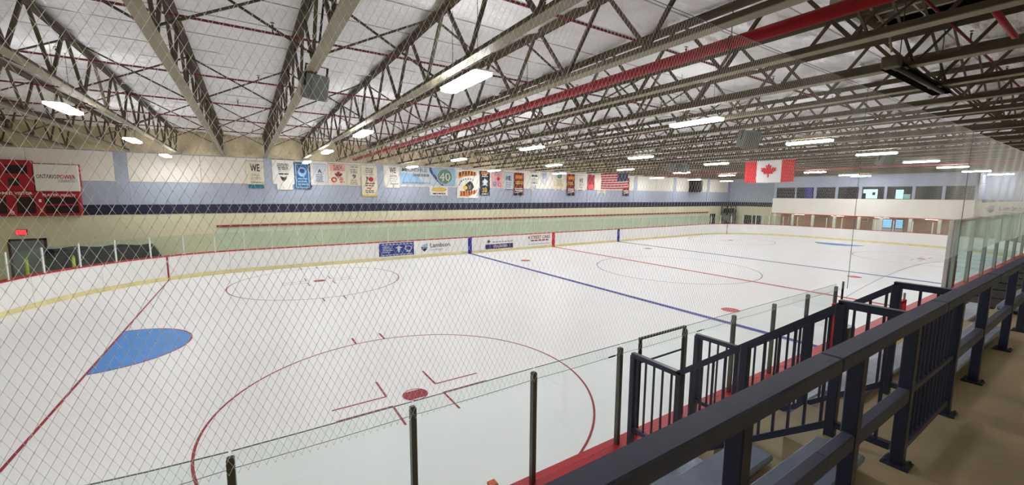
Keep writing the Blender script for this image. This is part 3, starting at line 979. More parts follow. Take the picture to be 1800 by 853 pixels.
uf = thing('striped_flag', (7.488, 12.7, 5.5), 'stars and stripes flag hanging near the far banner wall', 'flag')
P = flag_grid(7.488, 14.49, 10.85, 5.54, 7.08, 0.10)
for k in range(13):
    b = MB(); v0, v1 = k/13, (k+1)/13
    u1 = 0.62 if k >= 6 else 1.0
    cloth(b, P, 0, u1, v0, v1, 40, 1); cloth(b, P, 0, u1, v0, v1, 40, 1, 0.008)
    b.build('stripe', 'flag_red' if k % 2 == 0 else 'flag_white', uf, True)
b = MB(); cloth(b, P, .62, 1, 6/13, 1, 16, 8); cloth(b, P, .62, 1, 6/13, 1, 16, 8, 0.008); cn = b.build('canton', 'flag_blue', uf, True)
b = MB()
for r in range(9):
    for c in range(6 if r % 2 == 0 else 5):
        u = .62+.38*((c+0.5+(0 if r % 2 == 0 else 0.5))/6); v = 6/13+(7/13)*((r+0.5)/9)
        st = []
        for i in range(10):
            a = math.pi/2+i*math.pi/5; rr = 0.011 if i % 2 == 0 else 0.0045
            st.append(P(u+rr*math.cos(a), v+rr*2.3*math.sin(a), -0.012))
        b.add(st, [tuple(range(10))])
o = b.build('stars', 'flag_white', cn); o['kind'] = 'stuff'
MB().tube((7.488, 10.8, 7.09), (7.488, 14.55, 7.09), 0.015, 6).build('header_pole', 'alu', uf)
for y in (10.95, 14.4):
    MB().tube((7.488, y, 7.09), (7.488, y, 7.3), 0.008, 5).build('hanging_cord', 'rope', uf)

# ------------------------------------------------------------------ loudspeakers
def speaker(x, y, z, w_, h, dp, rz, label, tilt=0.3):
    t = thing('loudspeaker', (x, y, z), label, 'loudspeaker', 'roof loudspeakers')
    t.rotation_euler = (tilt, 0, rz)
    def loc(b, nm, m, p=t):
        me_o = b.build(nm, m)
        me_o.parent = p
        return me_o
    b = MB(); b.bbox(-w_/2, w_/2, -dp/2, dp/2, -h/2, h/2, 0.02); loc(b, 'cabinet', 'speaker_grey')
    b = MB(); b.bbox(-w_/2+.04, w_/2-.04, -dp/2-.012, -dp/2, -h/2+.04, h/2-.04, 0.005); loc(b, 'grille', 'grille_grey')
    for sx in (-1, 1):
        b = MB(); b.bar((sx*(w_/2+.012), 0, 0), (sx*(w_/2+.012), 0, h/2+0.16), 0.02, 0.05); loc(b, 'bracket_arm', 'black')
    b = MB(); b.bar((-w_/2-.02, 0, h/2+0.16), (w_/2+.02, 0, h/2+0.16), 0.05, 0.02); loc(b, 'bracket_bar', 'black')
    b = MB(); b.tube((0, 0, h/2+0.16), (0, 0, 1.9), 0.02, 6); loc(b, 'hanger_rod', 'black')
    return t
speaker(-22.62, -7.2, 6.98, 0.42, 0.5, 0.34, 0.35, 'grey box loudspeaker under a joist at upper left of the picture')
speaker(-7.9, -8.4, 6.95, 0.6, 0.62, 0.5, -0.5, 'grey loudspeaker hanging left of the maple leaf flag, high up')
speaker(2.6, 2.5, 6.9, 0.55, 0.6, 0.5, 0.7, 'left one of a pair of grey loudspeakers over centre ice')
speaker(3.5, 2.1, 6.9, 0.55, 0.6, 0.5, -0.4, 'right one of a pair of grey loudspeakers over centre ice')
speaker(6.86, -8.5, 6.95, 0.7, 0.6, 0.5, -0.6, 'grey loudspeaker hanging right of the maple leaf flag')
# infrared heater over the stands
ht = thing('tube_heater', (-12.2, -14.0, 7.2), 'long dark tube heater hanging above the stands at upper right', 'heater')
b = MB()
prof = [(-0.16, 0.0), (-0.09, 0.12), (0.09, 0.12), (0.16, 0.0)]
b.add([(x, -14.0+a, 7.15+h) for x in (-13.9, -10.5) for a, h in prof], [(0,1,5,4),(1,2,6,5),(2,3,7,6),(0,3,2,1),(4,5,6,7)])
b.build('reflector', 'near_black', ht)
MB().tube((-13.9, -14.0, 7.20), (-10.5, -14.0, 7.20), 0.05, 10).build('burner_tube', 'steel_dark', ht, True)
MB().bbox(-14.1, -13.88, -14.13, -13.87, 7.14, 7.34, 0.02).build('burner_box', 'steel_web_shaded', ht)
for x in (-13.6, -10.9):
    MB().tube((x, -14.0, 7.3), (x, -14.0, 8.74), 0.008, 5).build('hanger_chain', 'rope', ht)
MB().path([(-14.05, -14.0, 7.4), (-14.15, -13.95, 7.8), (-14.3, -13.7, 8.2), (-14.4, -13.6, 8.6)], 0.018, 6).build('gas_hose', 'steel_tan', ht)
sp = thing('red_drop_pipe', (-12.0, -15.02, 7.95), 'short bright red drop pipe at upper right above the walkway', 'pipe')
MB().tube((-13.2, -15.02, 8.0), (-10.9, -15.02, 8.0), 0.05, 10).build('pipe', 'pipe_red', sp, True)
MB().tube((-13.15, -15.02, 7.97), (-13.15, -15.02, 8.74), 0.055, 10).build('elbow', 'pipe_red', sp, True)

# ------------------------------------------------------------------ wall banners
WF = Face((0, YW-0.09, 0), (1, 0, 0), (0, -1, 0))
def banner(x0, x1, z0, z1, m, label, tail=None, rod=True):
    t = thing('wall_banner', ((x0+x1)/2, YW-0.08, z0), label, 'banner', 'banners on the far wall')
    b = MB(); n = 8
    vs = []
    for d in (0.0, 0.012):
        for i in range(n+1):
            x = x0+(x1-x0)*i/n
            zb = z0
            if tail == 'v': zb = z0+(0.45*(1-abs(2*i/n-1)))
            if tail == 'point': zb = z0+0.5*abs(2*i/n-1)
            yy = YW-0.09-d-0.012*math.sin(i*1.7+x0)
            vs += [(x, yy, zb), (x, YW-0.09-d, z1)]
    m2 = 2*(n+1)
    fs = []
    for i in range(n):
        fs += [(2*i, 2*i+1, 2*i+3, 2*i+2), (m2+2*i, m2+2*i+2, m2+2*i+3, m2+2*i+1), (2*i, 2*i+2, m2+2*i+2, m2+2*i), (2*i+1, m2+2*i+1, m2+2*i+3, 2*i+3)]
    b.add(vs, fs); b.build('cloth', m, t)
    if rod:
        MB().tube((x0-0.02, YW-0.10, z1), (x1+0.02, YW-0.10, z1), 0.014, 6).build('hanging_rod', 'steel_dark', t)
    return t
FB = Face((0, YW-0.115, 0), (1, 0, 0), (0, -1, 0))
def lines(t, x0, x1, zs, h, m, seed=1, gap=0.05):
    rnd = random.Random(seed)
    for z in zs:
        x = x0+rnd.random()*0.08
        e = x1-rnd.random()*0.08
        while x < e-0.06:
            wd = min(0.1+rnd.random()*0.22, e-x)
            FB.rect(t, 'text_bar', x, x+wd, z, z+h, m, 0.004)
            x += wd+gap
t = banner(-23.82, -22.80, 5.40, 6.98, 'paper_cream', 'cream championship banner with W crest and teal hem, leftmost on the wall')
FB.text(t, 'WE', -23.6, -23.05, 6.28, 6.78, 'ink', bold=0.02); FB.text(t, '2006', -23.55, -23.08, 5.98, 6.12, 'ink_soft')
lines(t, -23.65, -22.95, (5.85, 5.75), 0.035, 'ink_soft', 2)
FB.text(t, 'Champions', -23.66, -22.95, 5.46, 5.62, 'ink', bold=0.01, shear=0.5)
FB.slab(t, 'teal_hem', -23.75, -22.85, 5.14, 5.40, 'ink_teal', 0.0, 0.01)
t = banner(-22.3, -20.95, 5.47, 7.16, 'paper_white', 'white banner with black lines and bird crest beside the blue banner')
lines(t, -22.0, -21.25, (6.82, 6.70, 6.58, 6.47), 0.06, 'ink', 3, 0.03); lines(t, -21.95, -21.3, (6.36,), 0.03, 'ink_soft', 4)
lines(t, -21.95, -21.25, (6.12,), 0.09, 'ink', 5, 0.03)
FB.poly(t, 'bird_crest', [(-21.85, 6.02), (-21.62, 5.92), (-21.4, 6.02), (-21.47, 5.80), (-21.62, 5.62), (-21.77, 5.80)], 'ink')
FB.slab(t, 'lower_flap', -22.05, -21.08, 5.06, 5.5, 'paper_white', 0.0, 0.01); lines(t, -21.9, -21.2, (5.36, 5.22), 0.04, 'ink_soft', 6)
t = banner(-20.97, -19.88, 5.12, 7.02, 'ink_blue', 'deep blue banner with pale border and folded corner')
for a in ((-20.86, -20.82, 5.22, 6.92), (-20.03, -19.99, 5.22, 6.92), (-20.86, -19.99, 5.22, 5.26), (-20.86, -19.99, 6.88, 6.92)):
    FB.rect(t, 'border', a[0], a[1], a[2], a[3], 'ink_pale_blue', 0.004)
FB.ell(t, 'emblem', -20.43, 6.35, 0.28, 0.34, 'ink_sky', 0.004); FB.ell(t, 'emblem_centre', -20.43, 6.42, 0.18, 0.16, 'ink_navy', 0.008)
lines(t, -20.75, -20.1, (5.82, 5.62, 5.42), 0.09, 'ink_sky', 7, 0.03)
FB.poly(t, 'folded_corner', [(-20.15, 5.12), (-19.85, 5.4), (-19.8, 5.3), (-20.05, 5.1)], 'ink', 0.02)
t = banner(-19.7, -18.85, 5.58, 6.98, 'ink_pale_blue', 'pale grey-blue banner with letter A beside the deep blue one')
FB.text(t, 'A', -19.42, -19.12, 6.3, 6.6, 'ink', bold=0.02); lines(t, -19.55, -19.0, (6.15, 6.02, 5.9, 5.78, 5.68), 0.06, 'ink_soft', 8, 0.02)
t = banner(-18.65, -17.42, 5.53, 7.05, 'paper_cream', 'cream and pink banner with dark red maple leaf')
FB.rect(t, 'pink_field', -18.55, -17.5, 6.5, 7.0, 'ink_pink', 0.002); lines(t, -18.35, -17.65, (6.85, 6.72, 6.6), 0.06, 'ink_maroon', 9)
FB.poly(t, 'maple_leaf', [(-17.98+x*0.42, 6.12+y*0.38) for x, y in [(a, c) for a, c in half]+[(-a, c) for a, c in reversed(half[1:])]], 'ink_maroon', 0.006)
FB.ell(t, 'round_crest', -18.3, 5.85, 0.2, 0.2, 'ink_red', 0.006, hole=0.5); lines(t, -17.95, -17.55, (5.95, 5.82, 5.66), 0.07, 'ink_red', 10)
t = banner(-17.3, -16.38, 5.42, 7.0, 'paper_cream', 'narrow cream banner with black number nine')
lines(t, -17.15, -16.55, (6.82, 6.62, 6.5, 6.4), 0.06, 'ink_soft', 11); FB.text(t, '9', -16.97, -16.72, 5.98, 6.3, 'ink', bold=0.03); lines(t, -17.15, -16.55, (5.82, 5.68, 5.54), 0.05, 'ink_soft', 12)
t = banner(-16.3, -15.1, 4.62, 7.06, 'paper_cream', 'tall cream banner with red ball crest and yellow hem')
lines(t, -16.0, -15.4, (6.75, 6.6, 6.46), 0.07, 'ink_soft', 13); lines(t, -16.1, -15.3, (6.3,), 0.04, 'ink_soft', 14)
FB.ell(t, 'red_ball', -15.58, 5.95, 0.18, 0.18, 'ink_red', 0.006); FB.poly(t, 'crest', [(-15.98, 6.2), (-15.8, 6.1), (-15.82, 5.95), (-15.9, 5.72), (-15.98, 5.75), (-15.9, 5.95)], 'ink', 0.008)
lines(t, -16.1, -15.3, (5.58,), 0.1, 'ink_maroon', 15); lines(t, -16.05, -15.35, (5.42,), 0.07, 'ink', 16); lines(t, -15.95, -15.45, (5.22,), 0.08, 'ink_red', 17); lines(t, -16.05, -15.35, (5.03, 4.9), 0.06, 'ink', 18)
FB.rect(t, 'yellow_hem', -16.3, -15.1, 4.62, 4.74, 'ink_yellow', 0.01)
t = banner(-14.5, -13.28, 5.32, 7.1, 'paper_white', 'white banner reading 2010 next to the long pale sponsor banner')
FB.text(t, 'WE', -14.1, -13.6, 6.5, 6.95, 'ink', bold=0.02); FB.text(t, '2010', -14.12, -13.55, 6.18, 6.36, 'ink', bold=0.01); lines(t, -14.2, -13.45, (6.02, 5.85), 0.04, 'ink_soft', 19); FB.text(t, 'Champions', -14.15, -13.45, 5.55, 5.72, 'ink', bold=0.01, shear=0.5)
t = banner(-13.25, -8.3, 5.57, 7.08, 'ink_pale_blue', 'long pale blue sponsor banner with a large round 40 emblem')
FB.text(t, 'MOORE', -13.1, -10.9, 6.68, 6.98, 'ink_soft', bold=0.01); lines(t, -12.2, -10.7, (6.3,), 0.2, 'ink_soft', 20); FB.poly(t, 'blue_wash', [(-13.25, 5.65), (-11.2, 5.65), (-11.9, 6.5), (-13.25, 6.55)], 'ink_sky', 0.001); lines(t, -13.1, -10.6, (5.72,), 0.08, 'ink_soft', 21)
FB.poly(t, 'blue_sweep', [(-10.75, 7.08), (-10.65, 6.7), (-10.2, 6.1), (-9.6, 5.57), (-8.3, 5.57), (-8.3, 7.08)], 'ink_navy', 0.002)
FB.poly(t, 'blue_sweep', [(-10.55, 7.08), (-10.4, 6.7), (-9.95, 6.1), (-9.4, 5.57), (-8.3, 5.57), (-8.3, 7.08)], 'ink_sky', 0.003)
FB.ell(t, 'round_emblem', -9.3, 6.35, 0.74, 0.68, 'ink_green', 0.006); FB.ell(t, 'emblem_ring', -9.3, 6.35, 0.74, 0.68, 'ink_pale_blue', 0.009, hole=0.92); FB.text(t, '40', -9.8, -8.8, 5.98, 6.68, 'paper_white', 0.012, 0.0)
t = banner(-10.71, -9.02, 4.72, 5.47, 'paper_white', 'small white sign with yellow oval below the 40 emblem', rod=False)
FB.ell(t, 'yellow_oval', -9.86, 5.23, 0.68, 0.17, 'ink_yellow', 0.006); FB.ell(t, 'oval_outline', -9.86, 5.23, 0.68, 0.17, 'ink_orange', 0.008, hole=0.9); lines(t, -10.3, -9.4, (5.2,), 0.06, 'ink', 22); lines(t, -10.5, -9.2, (4.83,), 0.1, 'ink', 23)
t = banner(-8.13, -6.0, 4.5, 7.06, 'paper_white', 'large white banner with orange and black curved lettering')
FB.poly(t, 'orange_arch', [(-7.98, 6.25), (-7.98, 6.75), (-7.4, 6.92), (-6.8, 6.95), (-6.2, 6.85), (-6.2, 6.55), (-6.9, 6.5), (-7.5, 6.4)], 'ink_orange', 0.004)
for k in range(6):
    u = -7.9+k*0.29; v = 6.4+0.17*math.sin((k+0.5)/6*3)
    FB.rect(t, 'black_letter', u, u+0.13, v, v+0.36, 'ink', 0.008)
for k in range(8):
    a = 2.9-k*0.26
    FB.rect(t, 'black_letter', -7.0+0.95*math.cos(a)-.05, -7.0+0.95*math.cos(a)+.05, 5.5+0.72*math.sin(a)-.05, 5.5+0.72*math.sin(a)+.07, 'ink', 0.008)
FB.poly(t, 'emblem_dark', [(-7.5, 5.45), (-7.2, 5.8), (-6.85, 6.05), (-6.6, 5.85), (-6.45, 5.5), (-6.7, 5.2), (-7.3, 5.15)], 'ink', 0.005)
FB.ell(t, 'emblem_yellow', -7.3, 5.42, 0.2, 0.18, 'ink_yellow', 0.009); FB.ell(t, 'emblem_grey', -6.85, 5.5, 0.16, 0.2, 'ink_soft', 0.009)
FB.poly(t, 'orange_swoosh', [(-7.85, 4.68), (-7.0, 4.66), (-6.2, 5.0), (-6.1, 5.3), (-6.6, 5.1), (-7.85, 5.15)], 'ink_orange', 0.004)
for k in range(6):
    u = -7.78+k*0.26
    FB.rect(t, 'black_letter', u, u+0.12, 4.7+0.03*k, 5.08+0.03*k, 'ink_maroon', 0.010)
t = banner(-5.83, -4.78, 4.76, 6.97, 'ink', 'narrow black banner with gold bars and white crest')
FB.rect(t, 'gold_bar', -5.7, -4.9, 6.72, 6.9, 'ink_orange', 0.004); lines(t, -5.65, -4.95, (6.6, 6.45), 0.09, 'paper_white', 24)
FB.poly(t, 'white_crest', [(-5.65, 6.0), (-5.3, 6.3), (-5.0, 6.05), (-5.15, 5.8), (-4.92, 5.6), (-5.3, 5.7), (-5.6, 5.62), (-5.45, 5.85)], 'ink_pale_blue', 0.006); lines(t, -5.6, -5.0, (5.35, 5.2, 5.05), 0.09, 'ink_yellow', 25); lines(t, -5.7, -4.9, (4.84,), 0.1, 'ink_pale_blue', 26)
t = banner(-4.58, -3.35, 5.52, 7.06, 'ink_pink', 'pale pink banner with red leaf beside the black banner')
lines(t, -4.35, -3.6, (6.9, 6.72, 6.6), 0.06, 'ink_soft', 27); FB.poly(t, 'maple_leaf', [(-3.85+x*0.34, 6.2+y*0.36) for x, y in [(a, c) for a, c in half]+[(-a, c) for a, c in reversed(half[1:])]], 'ink_red', 0.006); FB.ell(t, 'round_crest', -4.25, 5.85, 0.2, 0.2, 'ink_violet', 0.006, hole=0.5); FB.ell(t, 'round_crest', -3.7, 5.78, 0.18, 0.18, 'ink_red', 0.006, hole=0.7)
t = banner(-3.2, -2.2, 5.3, 6.97, 'ink_pale_blue', 'pale banner with black wolf-like W crest beside a dark red banner')
FB.text(t, 'W', -3.05, -2.75, 6.15, 6.62, 'ink', bold=0.03); FB.text(t, 'E', -2.72, -2.4, 6.2, 6.62, 'ink', bold=0.03); lines(t, -3.0, -2.4, (5.95, 5.75, 5.55), 0.06, 'ink_soft', 28)
FB.rect(t, 'dark_hem', -3.15, -2.25, 5.3, 5.36, 'ink', 0.006)
def red_banner(x0, x1, z0, z1, label, seed):
    t = banner(x0, x1, z0, z1, 'ink_maroon', label)
    h = z1-z0; w_ = x1-x0
    FB.rect(t, 'orange_patch', x0+.12*w_, x1-.12*w_, z1-.25*h, z1-.1*h, 'ink_orange', 0.003); lines(t, x0+.12*w_, x1-.1*w_, (z1-.42*h, z1-.5*h), 0.12, 'ink_yellow', seed, 0.04)
    lines(t, x0+.08*w_, x1-.08*w_, (z0+.28*h, z0+.2*h), 0.1, 'paper_white', seed+1, 0.02)
    FB.rect(t, 'dark_foot', x0, x1, z0, z0+.12*h, 'ink', 0.003); FB.poly(t, 'white_slash', [(x0+.1*w_, z0+.1*h), (x1-.1*w_, z0+.17*h), (x1-.1*w_, z0+.2*h), (x0+.1*w_, z0+.13*h)], 'paper_white', 0.006)
red_banner(-2.08, -0.93, 4.78, 6.95, 'dark red and orange banner, leftmost of the three alike', 30)
t = banner(-0.18, 0.9, 5.82, 7.08, 'paper_white', 'white banner with black winged crest')
FB.poly(t, 'winged_crest', [(-0.05, 6.72), (0.2, 6.86), (0.36, 6.76), (0.52, 6.86), (0.8, 6.72), (0.62, 6.62), (0.36, 6.68), (0.1, 6.62)], 'ink', 0.006); lines(t, -0.02, 0.75, (6.42, 6.3, 6.18), 0.05, 'ink_soft', 31); lines(t, -0.02, 0.75, (5.98,), 0.1, 'ink', 32)
t = banner(-0.1, 0.45, 5.06, 5.8, 'ink_pale_blue', 'small pale pennant below the winged crest banner', tail='point', rod=False)
FB.ell(t, 'pennant_ring', 0.15, 5.5, 0.12, 0.16, 'ink_yellow', 0.006, hole=0.6)
t = banner(1.16, 1.98, 5.9, 7.18, 'ink_pale_blue', 'grey pointed pennant on the white wall panel', tail='point')
lines(t, 1.3, 1.85, (6.95, 6.8, 6.65, 6.5), 0.06, 'ink_soft', 33)
t = banner(3.0, 4.18, 5.2, 7.1, 'paper_cream', 'cream swallow-tail banner with green round seal', tail='v')
FB.ell(t, 'green_seal', 3.58, 6.82, 0.3, 0.24, 'ink_green', 0.006); FB.ell(t, 'seal_ring', 3.58, 6.82, 0.3, 0.24, 'ink', 0.008, hole=0.8); lines(t, 3.2, 4.0, (6.35, 6.2, 6.05, 5.92), 0.05, 'ink_soft', 34); FB.rect(t, 'yellow_bar', 3.05, 4.12, 5.76, 5.86, 'ink_yellow', 0.006)
red_banner(4.62, 5.72, 4.8, 7.06, 'dark red and orange banner, middle of the three alike', 36)
t = banner(6.0, 7.26, 5.33, 6.98, 'paper_white', 'white banner with black crest between two red banners')
FB.text(t, 'WE', 6.35, 6.9, 6.2, 6.65, 'ink', bold=0.03); lines(t, 6.3, 7.0, (6.0, 5.85, 5.65), 0.05, 'ink_soft', 38); FB.rect(t, 'dark_hem', 6.2, 6.9, 5.35, 5.41, 'ink', 0.006)
t = banner(7.62, 8.62, 5.48, 7.06, 'score_red', 'plain bright red banner beside the striped flag')
lines(t, 7.75, 8.5, (6.7, 6.5), 0.12, 'ink_maroon', 39); FB.rect(t, 'light_field', 7.62, 8.62, 5.48, 6.1, 'flag_red', 0.002); lines(t, 7.75, 8.5, (5.9, 5.75, 5.6), 0.06, 'ink_pink', 40)
t = banner(9.1, 10.4, 4.86, 5.45, 'paper_cream', 'cream swallow-tail flap below the striped flag', tail='v', rod=False)
lines(t, 9.3, 10.2, (5.32,), 0.07, 'ink_soft', 41)
red_banner(13.25, 14.3, 4.8, 6.9, 'dark red and orange banner, rightmost of the three, behind the striped flag', 42)

# ------------------------------------------------------------------ scoreboard, exit sign, door and clutter at the left
sb = thing('scoreboard', (-34.0, YW-0.3, 3.47), 'large red scoreboard with white sponsor panel at far left', 'scoreboard')
SF = Face((0, YW-0.33, 0), (1, 0, 0), (0, -1, 0))
MB().bbox(-37.2, -31.88, YW-0.33, YW-0.05, 3.47, 4.80, 0.03).build('lower_cabinet', 'score_red', sb)
MB().bbox(-37.2, -33.63, YW-0.33, YW-0.05, 4.80, 6.48, 0.05).build('upper_cabinet', 'score_red', sb)
MB().bbox(-33.58, -31.86, YW-0.36, YW-0.1, 4.82, 6.30, 0.02).build('sponsor_panel', 'paper_white', sb)
MB().bbox(-33.62, -31.82, YW-0.20, YW-0.08, 4.80, 6.34, 0.01).build('panel_frame', 'score_red', sb)
SP = Face((0, YW-0.36, 0), (1, 0, 0), (0, -1, 0))
SP.text(sb, 'ONTARIO', -33.5, -32.72, 5.52, 5.74, 'ink', 0.006, 0.01); SP.text(sb, 'POWER', -32.70, -31.98, 5.50, 5.74, 'ink_red', 0.006, 0.02); SP.text(sb, 'GENERATION', -32.68, -31.95, 5.32, 5.46, 'ink_soft', 0.006, 0.01)
SF.text(sb, 'HOME', -35.3, -34.45, 4.62, 4.78, 'paper_white', 0.008, 0.02); SF.text(sb, 'VISITOR', -34.38, -33.72, 4.62, 4.78, 'paper_white', 0.008, 0.02)
SF.text(sb, 'PLAYER', -33.35, -32.75, 4.55, 4.68, 'paper_white', 0.008, 0.02); SF.text(sb, 'PENALTY', -32.65, -32.05, 4.53, 4.66, 'paper_white', 0.008, 0.02)
for a in ((-35.3, -34.75, 5.75, 6.2), (-34.6, -33.8, 5.75, 6.2), (-34.55, -34.15, 5.1, 5.5), (-35.2, -34.7, 3.6, 4.5), (-34.35, -33.65, 3.6, 4.5), (-33.3, -31.98, 4.12, 4.48), (-33.3, -31.98, 3.6, 4.02)):
    w_ = SF.slab(sb, 'digit_window', a[0], a[1], a[2], a[3], 'score_dark', 0.0, 0.012)
for z in (3.75, 4.3):
    SF.text(sb, '2' if z < 4 else '1', -33.52, -33.42, z-0.08, z+0.08, 'paper_white', 0.008, 0.02)
SF.text(sb, 'PER', -34.62, -34.45, 3.55, 3.75, 'paper_white', 0.008, 0.02)
ex = thing('exit_sign', (-34.38, YW-0.1, 2.4), 'glowing red exit sign above the grey door', 'exit sign')
MB().bbox(-34.6, -34.18, YW-0.12, YW-0.02, 2.42, 2.72, 0.01).build('case', 'score_dark', ex)
EF = Face((0, YW-0.125, 0), (1, 0, 0), (0, -1, 0))
EF.text(ex, 'EXIT', -34.55, -34.23, 2.48, 2.66, 'exit_glow', 0.004, 0.03)
EF.rect(ex, 'glow_panel', -34.58, -34.2, 2.44, 2.70, 'exit_glow', 0.001)
d1 = tag(MB().bbox(-34.85, -33.6, YW-0.08, YW-0.01, -0.02, 2.1, 0.01).build('door_1', 'door_grey'), 'grey metal door below the exit sign', 'door', kind='structure')
MB().bbox(-33.8, -33.7, YW-0.14, YW-0.08, 0.95, 1.05, 0.01).build('door_handle', 'alu', d1)
MB().box(-34.95, -34.85, YW-0.1, YW, -0.02, 2.2).build('door_frame', 'steel_dark', d1); MB().box(-33.6, -33.5, YW-0.1, YW, -0.02, 2.2).build('door_frame', 'steel_dark', d1); MB().box(-34.95, -33.5, YW-0.1, YW, 2.1, 2.2).build('door_frame', 'steel_dark', d1)
tpile = thing('covered_stack', (-30.6, 15.0, 0), 'long low stack under a black cover behind the corner glass', 'covered stack')
b = MB(); n = 40; prof = [(-0.7, 0), (-0.72, 0.9), (-0.6, 1.5), (-0.3, 1.72), (0.25, 1.74), (0.6, 1.5), (0.7, 0.9), (0.7, 0)]
for i in range(n+1):
    x = -33.0+4.5*i/n
    k = 1 if i < n-4 else max(0.05, math.cos((i-n+4)/4*1.4))
    for a, h in prof:
        b.v.append((x, 15.2+a*(0.9+0.1*k)+0.04*math.sin(x*5), max(0, h*(0.55+0.45*k)+0.05*math.sin(x*3.7+a*3)*(h > 1))))
m_ = len(prof)
b.f = [(i*m_+j, (i+1)*m_+j, (i+1)*m_+j+1, i*m_+j+1) for i in range(n) for j in range(m_-1)]+[tuple(range(m_)), tuple(range(n*m_+m_-1, n*m_-1, -1))]
b.mi = [0]*len(b.f)
b.build('cover', 'near_black', tpile, True)
for k in range(3):
    MB().box(-32.4+k*1.4, -32.3+k*1.4, 14.45, 15.95, 0.0, 0.12).build('pallet_runner', 'brick_brown', tpile)
for x, lab in ((-33.6, 'lime yellow bollard in front of the grey door'), (-31.9, 'lime yellow bollard beside the black covered stack')):
    t = thing('bollard', (x, 14.2, 0), lab, 'bollard', 'lime yellow bollards')
    MB().tube((x, 14.2, 0), (x, 14.2, 1.3), 0.07, 12).build('post', 'lime', t, True)
    MB().tube((x, 14.2, 1.3), (x, 14.2, 1.42), 0.07, 12, 0.03).build('cap', 'lime', t, True)

# ------------------------------------------------------------------ far right corner
hb = thing('wall_heater', (27.0, YW-0.4, 5.4), 'black box heater on the far wall near the corner', 'heater')
MB().bbox(26.1, 27.9, YW-0.75, YW-0.06, 5.4, 6.96, 0.04).build('cabinet', 'near_black', hb)
for k in range(7):
    MB().box(26.25, 27.75, YW-0.78, YW-0.75, 5.55+k*0.19, 5.62+k*0.19).build('louvre', 'steel_dark', hb)
MB().bbox(28.1, 28.75, YW-0.4, YW-0.06, 5.5, 6.95, 0.02).build('side_duct', 'speaker_grey', hb)
dd = tag(MB().bbox(31.6, 32.8, YW-0.1, YW-0.01, -0.02, 2.35, 0.02).build('door_2', 'near_black'), 'dark door at the far end of the green wall', 'door', kind='structure')
MB().bbox(31.7, 31.8, YW-0.16, YW-0.1, 1.0, 1.1, 0.01).build('door_handle', 'alu', dd)
dd = tag(MB().bbox(XR-0.1, XR-0.01, 13.3, 14.3, -0.02, 2.2, 0.02).build('door_3', 'near_black'), 'left dark door in the end wall corner', 'door', kind='structure')
MB().bbox(XR-0.16, XR-0.1, 13.4, 13.5, 1.0, 1.1, 0.01).build('door_handle', 'alu', dd)
dd = tag(MB().bbox(XR-0.1, XR-0.01, 12.0, 13.1, -0.02, 2.2, 0.02).build('door_4', 'near_black'), 'right dark door in the end wall corner', 'door', kind='structure')
MB().bbox(XR-0.16, XR-0.1, 12.9, 13.0, 1.0, 1.1, 0.01).build('door_handle', 'alu', dd)
rk = thing('storage_cage', (34.6, 15.7, 0), 'tall black wire cage rack standing in the far corner', 'cage')
for x in (34.0, 35.4):
    for y in (15.1, 16.4):
        MB().bbox(x-0.05, x+0.05, y-0.05, y+0.05, 0, 3.5, 0.008).build('upright', 'black', rk)
for z in (0.4, 1.4, 2.4, 3.4):
    MB().box(34.0, 35.4, 15.1, 16.4, z, z+0.06).build('shelf', 'black', rk)
for k in range(6):
    MB().tube((34.1+k*0.24, 15.1, 0), (34.1+k*0.24, 15.1, 3.5), 0.02, 5).build('wire', 'black', rk)
for k, (z, m) in enumerate(((0.46, 'near_black'), (1.46, 'speaker_grey'), (2.46, 'near_black'))):
    bx = thing('storage_bin', (34.7, 15.75, z), ['black storage bin on the lowest shelf of the corner cage', 'grey storage bin on the middle shelf of the corner cage', 'black storage bin on the upper shelf of the corner cage'][k], 'bin', 'bins in the corner cage')
    MB().bbox(34.2, 35.2, 15.25, 16.25, z, z+0.6, 0.03).build('tub', m, bx)
    MB().bbox(34.16, 35.24, 15.2, 16.3, z+0.6, z+0.66, 0.02).build('lid', m, bx)

# ------------------------------------------------------------------ viewing room over the end boards
vr = thing('viewing_room', (33.5, 0.3, 2.75), 'white-skirted viewing room with a row of dark windows above the end boards', 'viewing room')
Y0, Y1 = -8.35, 9.05
MB().bbox(32.7, 33.0, Y0, Y1, 2.78, 4.66, 0.02).build('skirt_wall', 'wall_white', vr)
MB().box(32.66, 33.0, Y0, Y1, 2.70, 2.78).build('red_trim', 'red_paint', vr)
MB().box(33.0, XR, Y0, Y1, 2.70, 2.95).build('room_floor', 'wall_white', vr)
MB().box(32.96, 33.2, Y0-0.05, Y1, 6.0, 7.3).build('upper_wall', 'wall_blue', vr)
MB().box(32.96, XR, Y0-0.05, Y0+0.06, 4.6, 7.3).build('side_wall', 'wall_blue', vr)
MB().box(32.98, XR, Y0, Y0+0.05, 2.8, 4.62).build('side_skirt', 'wall_white', vr)
WIN = [(8.79, 6.72), (6.54, 4.73), (4.43, 2.58), (2.31, 0.44), (0.14, -1.73), (-1.96, -3.9), (-4.16, -6.06), (-6.29, -8.18)]
edges = [Y1]+[v for w_ in WIN for v in w_]+[Y0]
for i in range(0, len(edges), 2):
    MB().bbox(33.0, 33.16, edges[i+1], edges[i], 4.66, 6.0, 0.01).build('window_pier', 'wall_blue', vr)
